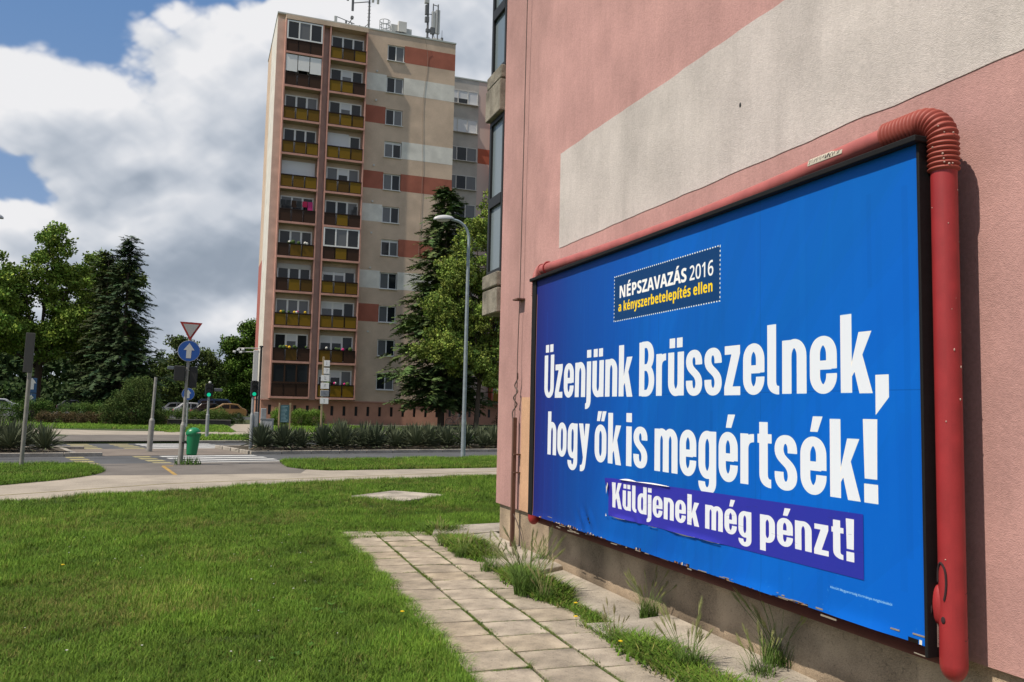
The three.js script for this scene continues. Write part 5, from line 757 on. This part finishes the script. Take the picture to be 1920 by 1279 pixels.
tree('deciduous_tree', 'tall loose deciduous tree with a high pointed top at far left, forked trunk', -11.9, -74, { seed: 1, trunkH: 5, tr: 0.34, bough: 0.62, per: 20, leaf: 0.58, color: GREEN, lobes: [[0.3, 13.2, 0, 1.3, 2.3, 1.3, 22], [-1.2, 10.5, 0.5, 2.2, 1.8, 2, 30], [1.6, 10.2, -0.5, 2.2, 1.9, 2, 30], [-2.2, 7.6, 0, 2.2, 1.7, 2.2, 30], [2.3, 7.4, 0.5, 2.4, 1.9, 2.2, 30], [0, 6, 1, 2.6, 1.4, 2.2, 26], [3.6, 5.2, -0.6, 1.8, 1.3, 1.8, 18], [-3.2, 5.2, 0.6, 1.8, 1.2, 1.8, 16]] });
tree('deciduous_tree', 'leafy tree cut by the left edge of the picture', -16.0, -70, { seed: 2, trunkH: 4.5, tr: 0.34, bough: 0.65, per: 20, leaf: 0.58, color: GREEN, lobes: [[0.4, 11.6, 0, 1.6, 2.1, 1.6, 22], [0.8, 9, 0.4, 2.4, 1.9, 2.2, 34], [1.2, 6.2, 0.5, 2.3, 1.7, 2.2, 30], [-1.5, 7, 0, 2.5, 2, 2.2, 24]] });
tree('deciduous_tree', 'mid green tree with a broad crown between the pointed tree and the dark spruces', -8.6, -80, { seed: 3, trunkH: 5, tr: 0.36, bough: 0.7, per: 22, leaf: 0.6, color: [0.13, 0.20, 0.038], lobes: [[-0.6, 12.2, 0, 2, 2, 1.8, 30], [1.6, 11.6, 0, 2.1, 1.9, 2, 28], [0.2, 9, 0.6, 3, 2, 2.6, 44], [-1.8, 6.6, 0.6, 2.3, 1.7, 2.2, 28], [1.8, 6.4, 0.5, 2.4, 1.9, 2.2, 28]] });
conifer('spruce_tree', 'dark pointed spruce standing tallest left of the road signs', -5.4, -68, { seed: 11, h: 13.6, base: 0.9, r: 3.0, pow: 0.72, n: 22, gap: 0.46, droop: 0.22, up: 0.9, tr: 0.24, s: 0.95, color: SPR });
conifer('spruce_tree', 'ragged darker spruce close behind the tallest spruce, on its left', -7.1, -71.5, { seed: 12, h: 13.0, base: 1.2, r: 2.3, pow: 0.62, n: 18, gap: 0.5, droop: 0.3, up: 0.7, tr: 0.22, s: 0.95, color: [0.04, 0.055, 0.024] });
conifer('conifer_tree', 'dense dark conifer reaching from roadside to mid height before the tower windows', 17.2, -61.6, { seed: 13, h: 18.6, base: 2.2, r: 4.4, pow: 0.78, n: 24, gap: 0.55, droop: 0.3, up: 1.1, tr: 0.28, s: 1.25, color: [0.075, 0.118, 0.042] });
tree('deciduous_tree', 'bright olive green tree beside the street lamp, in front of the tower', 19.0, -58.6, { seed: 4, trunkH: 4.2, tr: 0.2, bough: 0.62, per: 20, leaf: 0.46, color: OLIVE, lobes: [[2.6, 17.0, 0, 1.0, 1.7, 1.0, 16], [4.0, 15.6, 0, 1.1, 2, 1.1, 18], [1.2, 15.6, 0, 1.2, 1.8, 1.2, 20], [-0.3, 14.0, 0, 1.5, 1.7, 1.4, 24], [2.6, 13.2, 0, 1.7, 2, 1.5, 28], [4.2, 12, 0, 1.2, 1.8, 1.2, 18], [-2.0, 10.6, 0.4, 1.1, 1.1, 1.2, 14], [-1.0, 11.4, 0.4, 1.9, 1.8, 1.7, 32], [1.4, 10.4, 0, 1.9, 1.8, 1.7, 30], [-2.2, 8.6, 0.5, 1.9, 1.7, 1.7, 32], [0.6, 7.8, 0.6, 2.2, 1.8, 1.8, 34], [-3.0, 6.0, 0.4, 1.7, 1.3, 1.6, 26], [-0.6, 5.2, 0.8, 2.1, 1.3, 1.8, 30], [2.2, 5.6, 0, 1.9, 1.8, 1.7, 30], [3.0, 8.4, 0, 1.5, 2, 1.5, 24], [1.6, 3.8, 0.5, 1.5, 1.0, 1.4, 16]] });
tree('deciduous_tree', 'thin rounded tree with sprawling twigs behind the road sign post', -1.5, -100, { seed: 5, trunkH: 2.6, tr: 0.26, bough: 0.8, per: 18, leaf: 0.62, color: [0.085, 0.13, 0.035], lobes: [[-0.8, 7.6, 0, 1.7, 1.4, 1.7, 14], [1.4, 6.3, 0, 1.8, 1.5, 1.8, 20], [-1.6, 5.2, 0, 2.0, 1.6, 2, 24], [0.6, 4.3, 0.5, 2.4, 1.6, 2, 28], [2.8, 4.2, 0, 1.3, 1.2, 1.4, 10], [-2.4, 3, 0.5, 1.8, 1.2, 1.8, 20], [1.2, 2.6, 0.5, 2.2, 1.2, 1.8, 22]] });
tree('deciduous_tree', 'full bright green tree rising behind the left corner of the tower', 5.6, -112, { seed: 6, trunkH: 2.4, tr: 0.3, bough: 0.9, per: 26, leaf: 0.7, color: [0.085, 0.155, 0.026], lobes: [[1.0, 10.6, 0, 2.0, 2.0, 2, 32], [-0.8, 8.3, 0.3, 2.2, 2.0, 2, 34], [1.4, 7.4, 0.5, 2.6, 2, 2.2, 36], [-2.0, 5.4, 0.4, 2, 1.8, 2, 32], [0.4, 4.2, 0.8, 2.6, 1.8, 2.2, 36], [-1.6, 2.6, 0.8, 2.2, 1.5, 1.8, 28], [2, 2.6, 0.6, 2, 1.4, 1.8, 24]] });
bush('evergreen_bush', 'big rounded dark evergreen bush below the tallest spruce', 'bush', -3.9, -58.5, { seed: 21, color: [0.06, 0.095, 0.026], leaf: 0.42, lobes: [[0, 1.1, 0, 1.55, 1.5, 1.4, 420], [0.3, 2.1, 0, 1.05, 1.05, 1, 260], [-1.0, 0.8, 0.2, 0.9, 0.9, 0.9, 170], [1.1, 0.8, 0.3, 0.85, 1.0, 0.9, 170]] });
const HG = 'clipped hedges at the park edge';
bush('hedge', 'long low dark hedge at far left below the trees', 'hedge', -10.4, -61.5, { seed: 22, color: [0.065, 0.115, 0.025], leaf: 0.36, lobes: [[-0.9, 0.6, 0, 1.0, 0.8, 0.7, 230], [0.5, 0.75, 0, 1.0, 0.9, 0.7, 250], [-2.6, 0.6, 0, 1.2, 0.8, 0.7, 230], [1.1, 0.7, 0, 0.6, 0.8, 0.6, 110]] });
bush('hedge', 'small round shrub between the far left hedge and the brown shrub bed', 'hedge', -8.3, -63.8, { seed: 23, color: [0.07, 0.12, 0.03], leaf: 0.34, lobes: [[0, 0.6, 0, 0.62, 0.75, 0.6, 190]] });
bush('hedge', 'green hedge behind the brown shrub bed, left of the evergreen bush', 'hedge', -6.8, -63.8, { seed: 24, color: [0.075, 0.13, 0.03], leaf: 0.34, lobes: [[-0.6, 0.65, 0, 0.7, 0.8, 0.6, 190], [0.5, 0.65, 0, 0.8, 0.8, 0.6, 210]] });
bush('shrub_bed', 'long bed of low reddish brown shrubs along the far lawn', 'shrub', -5.7, -60, { seed: 25, color: [0.085, 0.066, 0.034], leaf: 0.3, lobes: [...Array(9)].map((_, i) => [-3.3 + i * 0.82, 0.32, (i % 3) * 0.2, 0.6, 0.45, 0.5, 110]) });
bush('low_hedge', 'low spreading green shrubs behind the road sign post', 'hedge', -0.7, -62.3, { seed: 26, color: [0.08, 0.13, 0.03], leaf: 0.32, lobes: [...Array(6)].map((_, i) => [-1.7 + i * 0.75, 0.45, (i % 2) * 0.3, 0.6, 0.55 + 0.12 * (i % 3), 0.5, 130]) });
bush('low_hedge', 'dark low shrubs in front of the parked cars', 'hedge', 1.3, -66, { seed: 27, color: [0.035, 0.06, 0.018], leaf: 0.32, lobes: [...Array(4)].map((_, i) => [-0.9 + i * 0.75, 0.35, 0, 0.6, 0.5, 0.5, 110]) });
bush('hedge', 'small round green bush left of the hedge at the foot of the tower', 'bush', 5.35, -60.9, { seed: 28, color: [0.105, 0.185, 0.03], leaf: 0.3, lobes: [[0, 0.55, 0, 0.65, 0.75, 0.6, 330]] });
bush('hedge', 'clipped green hedge block at the foot of the tower', 'hedge', 7.2, -60.8, { seed: 29, color: [0.105, 0.185, 0.03], leaf: 0.3, lobes: [[-0.5, 0.55, 0, 0.65, 0.72, 0.6, 300], [0.55, 0.55, 0, 0.7, 0.7, 0.6, 300]] });
bush('dark_shrub', 'dark spreading shrub at the foot of the olive green tree, beside the pink wall', 'bush', 22.8, -60, { seed: 30, color: [0.022, 0.036, 0.014], leaf: 0.36, lobes: [[-0.8, 0.7, 0, 1.2, 0.9, 0.8, 240], [0.9, 0.9, 0, 1.2, 1.1, 0.8, 260], [2.6, 1.0, 0, 1.4, 1.3, 0.9, 260]] });
{ // low retaining wall behind the far grass
  const w = thing('low_wall', 'low dark retaining wall below the shrubs behind the far traffic light', 'wall', [0.1, 0, -60.6], 0.02); obj('wall', rbx(-2.0, 2.0, -0.1, 0.34, -0.15, 0.15, 0.02), std([0.07, 0.06, 0.055], 0.95, { map: rep(concMap, 0.4) }), w); obj('coping', rbx(-2.03, 2.03, 0.342, 0.40, -0.18, 0.18, 0.012), std([0.12, 0.11, 0.10], 0.95), w);
}
{ // yuccas
  reseed(601);
  const rosette = (n, h) => { const pos = []; for (let i = 0; i < n; i++) { const u = i / n, a = i * 2.39996 + rr(-0.2, 0.2), el = 0.12 + 1.35 * Math.pow(u, 0.85) + rr(-0.12, 0.12), L = h * rr(0.75, 1.1), w = 0.017 * rr(0.8, 1.2), d = V(Math.cos(a) * Math.cos(el), Math.sin(el), Math.sin(a) * Math.cos(el)), s = V(-Math.sin(a), 0, Math.cos(a)), b = V(Math.cos(a) * 0.05, 0.1 + 0.12 * u, Math.sin(a) * 0.05), sag = 0.22 * L * (1 - u) * rr(0.4, 1.2); let pv = null; for (let k = 0; k <= 4; k++) { const t = k / 4, c = b.clone().addScaledVector(d, L * t).add(V(0, -sag * t * t, 0)), q = w * (k === 4 ? 0.05 : 0.75 + 0.5 * Math.sin(Math.PI * t)), A = c.clone().addScaledVector(s, q), B = c.clone().addScaledVector(s, -q), C = c.clone().add(V(0, -0.012, 0)); if (pv) { pos.push(...pv[0], ...pv[1], ...C.toArray(), ...pv[0], ...C.toArray(), ...A.toArray(), ...pv[1], ...pv[2], ...B.toArray(), ...pv[1], ...B.toArray(), ...C.toArray()); } pv = [A.toArray(), C.toArray(), B.toArray()]; } } const g = new THREE.BufferGeometry(); g.setAttribute('position', new THREE.Float32BufferAttribute(pos, 3)); g.computeVertexNormals(); return g; };
  const mat = [dull([0.085, 0.105, 0.058], 0.6, 0.5), dull([0.065, 0.085, 0.048], 0.6, 0.5), dull([0.10, 0.12, 0.066], 0.6, 0.5)], dryM = std([0.19, 0.155, 0.095], 0.9);
  const protos = [0, 1, 2].map((i) => { const t = thing('yucca', 'spiky dark green yucca in the planted strip along the road', 'yucca'); obj('foliage', rosette(120, 0.56 + 0.06 * i), mat[i], t, 0).userData.kind = 'stuff'; const d = []; for (let k = 0; k < 16; k++) { const a = rr(0, 6.28); d.push(rod(V(0, 0.14, 0), V(0.4 * Math.cos(a), 0.02, 0.4 * Math.sin(a)), 0.014, 3, 0.003)); } obj('dry_leaves', d, dryM, t, 0).userData.kind = 'stuff'; return t; });
  let used2 = [0, 0, 0]; const GR = 'yuccas in the planted strip right of the crossing', GL2 = 'yuccas in the planted strip left of the crossing';
  const ORD = ['first', 'second', 'third', 'fourth', 'fifth', 'sixth', 'seventh', 'eighth', 'ninth', 'tenth', 'eleventh', 'twelfth', 'thirteenth', 'fourteenth', 'fifteenth', 'sixteenth', 'seventeenth', 'eighteenth'];
  const place = (s, t, lb, g) => { const i = Math.floor(rnd() * 3), [x, z] = st(s, t), k = rr(0.9, 1.25); if (!used2[i]) { used2[i] = 1; protos[i].position.set(x, 0, z); protos[i].scale.setScalar(k); protos[i].userData.label = lb; protos[i].userData.group = g; } else dup(protos[i], [x, 0, z], rr(0, 6.28), lb, g, k); };
  let n = 0;
  for (let s = 8.75; s < 20.5; s += 0.72) { place(s + rr(-0.12, 0.12), 27.7 + rr(-0.12, 0.12), ORD[n++] + ' yucca right of the traffic light in the front row along the kerb', GR); place(s + 0.4 + rr(-0.2, 0.2), 28.7 + rr(-0.2, 0.2), 'spiky yucca half hidden in the back rows before the tower', GR + ', back rows'); if (rnd() < 0.6) place(s + 0.2 + rr(-0.2, 0.2), 29.8 + rr(-0.2, 0.2), 'spiky yucca half hidden in the back rows before the tower', GR + ', back rows'); }
  n = 0;
  for (let s = 2.45; s > -4; s -= 0.72) { place(s + rr(-0.12, 0.12), 27.8 + rr(-0.12, 0.12), ORD[n++] + ' yucca left of the crossing in the front row of the left bed', GL2); place(s - 0.4 + rr(-0.2, 0.2), 28.8 + rr(-0.2, 0.2), 'spiky yucca half hidden in the back rows of the left bed', GL2 + ', back rows'); place(s - 0.2 + rr(-0.2, 0.2), 29.9 + rr(-0.2, 0.2), 'spiky yucca half hidden in the back rows of the left bed', GL2 + ', back rows'); }
}
{ // far wood on the horizon
  reseed(701); const items = [], geo = leafClump(14, 1, 0.4, 0.26);
  for (let i = 0; i < 9000; i++) { const az = rr(-0.9, 1.1), d = rr(150, 230), hh = (8 + 7 * fbm3(az * 14, 3, 1, 3)) * (az > -0.1 && az < 0.12 ? 0.62 : 1), y = hh * Math.pow(rnd(), 0.7), k = rr(0.7, 1.15); items.push([d * Math.sin(az), y, -d * Math.cos(az), quat(), rr(2.2, 4.2), tint([0.028, 0.052, 0.015], 0.6 + 0.5 * y / hh, 0.9 + 0.6 * y / hh)]); }
  for (let i = 0; i < 2400; i++) { const x = rr(-40, 9), z = rr(-150, -126); items.push([x, 3.4 * Math.pow(rnd(), 0.8), z, quat(), rr(1.2, 2.2), tint([0.032, 0.06, 0.017], 0.6, 1.3)]); }
  const w = inst('far_wood', geo, M.leaf, items, scene, 'stuff'); w.userData.label = 'distant band of dark trees along the horizon';
}
// ---------------------------------------------------------------- cars and bicycle
function car(label, x, z, turn, color, kind, name = 'parked_car') {
  const t = thing(name, label, 'car', [x, 0, z], turn); const paint = new THREE.MeshPhysicalMaterial({ color: lin(...color), roughness: 0.3, clearcoat: 0.8, clearcoatRoughness: 0.08 });
  const prof = kind === 'van' ? [[-2.2, 0.3], [-2.25, 0.9], [-2.1, 1.75], [-1.9, 1.95], [0.9, 1.95], [1.6, 1.15], [2.2, 0.95], [2.3, 0.35]] : [[-1.95, 0.32], [-2.0, 0.72], [-1.9, 0.92], [-1.55, 1.05], [-1.15, 1.42], [-0.5, 1.5], [0.25, 1.47], [0.95, 1.02], [1.75, 0.86], [2.0, 0.68], [2.02, 0.32]];
  const s = new THREE.Shape(); prof.forEach(([a, b], i) => (i ? s.lineTo(a, b) : s.moveTo(a, b))); const W = 1.6;
  obj('body', new THREE.ExtrudeGeometry(s, { depth: W, bevelEnabled: true, bevelSize: 0.05, bevelThickness: 0.06, bevelSegments: 3 }).translate(0, 0, -W / 2), paint, t);
  const win = kind === 'van' ? [[[-1.9, 1.2], [-1.85, 1.75], [-0.6, 1.78], [-0.6, 1.2]], [[-0.45, 1.2], [-0.45, 1.78], [0.85, 1.78], [1.4, 1.2]]] : [[[-1.38, 1.02], [-1.05, 1.36], [-0.42, 1.41], [-0.42, 1.0]], [[-0.32, 1.0], [-0.32, 1.41], [0.2, 1.38], [0.78, 1.0]]];
  for (const q of win) { const ws = new THREE.Shape(); q.forEach(([a, b], i) => (i ? ws.lineTo(a, b) : ws.moveTo(a, b))); obj('window', new THREE.ExtrudeGeometry(ws, { depth: W + 0.13, bevelEnabled: false }).translate(0, 0, -W / 2 - 0.065), M.glass, t); }
  for (const wx of [-1.25, 1.28]) for (const wz of [-0.78, 0.78]) { const w = obj('wheel', new THREE.CylinderGeometry(0.31, 0.31, 0.2, 20).rotateX(Math.PI / 2).translate(wx, 0.31, wz), M.dark, t); obj('rim', new THREE.CylinderGeometry(0.19, 0.19, 0.215, 14).rotateX(Math.PI / 2).translate(wx, 0.31, wz), M.galv, w); }
  for (const wz of [-0.6, 0.6]) { obj('tail_lamp', rbx(-2.06, -1.98, 0.62, 0.82, wz - 0.14, wz + 0.14, 0.02), std([0.4, 0.01, 0.01], 0.3), t); obj('headlight', rbx(1.98, 2.07, 0.6, 0.76, wz - 0.16, wz + 0.16, 0.02), std([0.6, 0.6, 0.6], 0.15), t); }
  obj('bumper', [rbx(1.95, 2.1, 0.3, 0.5, -0.8, 0.8, 0.04), rbx(-2.1, -1.95, 0.3, 0.5, -0.8, 0.8, 0.04)], M.dark, t); return t;
}
car('golden orange hatchback parked in front of the other cars, left of the tower', 2.55, -90.4, Math.PI + 0.05, [0.34, 0.20, 0.075]);
car('dark car with red tail lamp parked behind the golden hatchback', 1.3, -94.2, 0.15, [0.02, 0.022, 0.03]);
car('dark blue van parked at the back of the car park', 2.0, -98.6, 0.1, [0.016, 0.045, 0.11], 'van');
car('silver white car parked left of the dark blue van', -0.5, -96.5, 0.1, [0.5, 0.51, 0.53]);
car('second white car, half hidden behind the road sign post', -1.9, -99.5, 0.05, [0.6, 0.6, 0.6]);
car('white car passing on the street at the far left edge', -22.2, -117, 0.1, [0.62, 0.63, 0.65], null, 'passing_car');
car('dark car on the far street beneath the trees', -14.5, -118, 0.1, [0.05, 0.05, 0.055], null, 'passing_car');
{ const t = thing('bicycle', 'dark bicycle leaning beside the plinth of the tower, behind the trees', 'bicycle', [20.6, 0, -69.2], 0.05); t.rotation.x = -0.12;
  for (const x of [-0.53, 0.53]) { const w = obj('wheel', new THREE.TorusGeometry(0.33, 0.022, 8, 32).translate(x, 0.35, 0), M.dark, t); const sp = []; for (let i = 0; i < 10; i++) { const a = i / 10 * 6.283; sp.push(rod(V(x, 0.35, 0), V(x + 0.32 * Math.cos(a), 0.35 + 0.32 * Math.sin(a), 0), 0.003, 3)); } obj('spokes', sp, M.galv, w).userData.kind = 'stuff'; }
  const F = std([0.03, 0.03, 0.035], 0.4); const P = { r: V(-0.53, 0.35, 0), bb: V(-0.08, 0.3, 0), s: V(-0.22, 0.82, 0), h: V(0.36, 0.85, 0), f: V(0.53, 0.35, 0) };
  obj('frame', [rod(P.r, P.bb, 0.014), rod(P.r, P.s, 0.012), rod(P.bb, P.s, 0.017), rod(P.s, P.h, 0.017), rod(P.bb, P.h, 0.019), rod(P.h, P.f, 0.015)], F, t); obj('saddle', rbx(-0.36, -0.1, 0.9, 0.96, -0.07, 0.07, 0.025), M.dark, t); obj('seat_post', rod(P.s, V(-0.24, 0.92, 0), 0.013), M.galv, t); obj('handlebar', tube([V(0.28, 1.0, -0.28), V(0.36, 1.02, -0.1), V(0.36, 1.02, 0.1), V(0.28, 1.0, 0.28)], 0.013, 12, 6), M.galv, t); obj('handlebar_stem', rod(P.h, V(0.35, 1.02, 0), 0.014), M.galv, t); obj('crank', [new THREE.TorusGeometry(0.09, 0.01, 6, 20).translate(-0.08, 0.3, 0.03), rod(V(-0.08, 0.3, 0.05), V(0.02, 0.16, 0.05), 0.01), rod(V(-0.08, 0.3, -0.05), V(-0.18, 0.44, -0.05), 0.01)], F, t);
}
renderer.render(scene, camera);
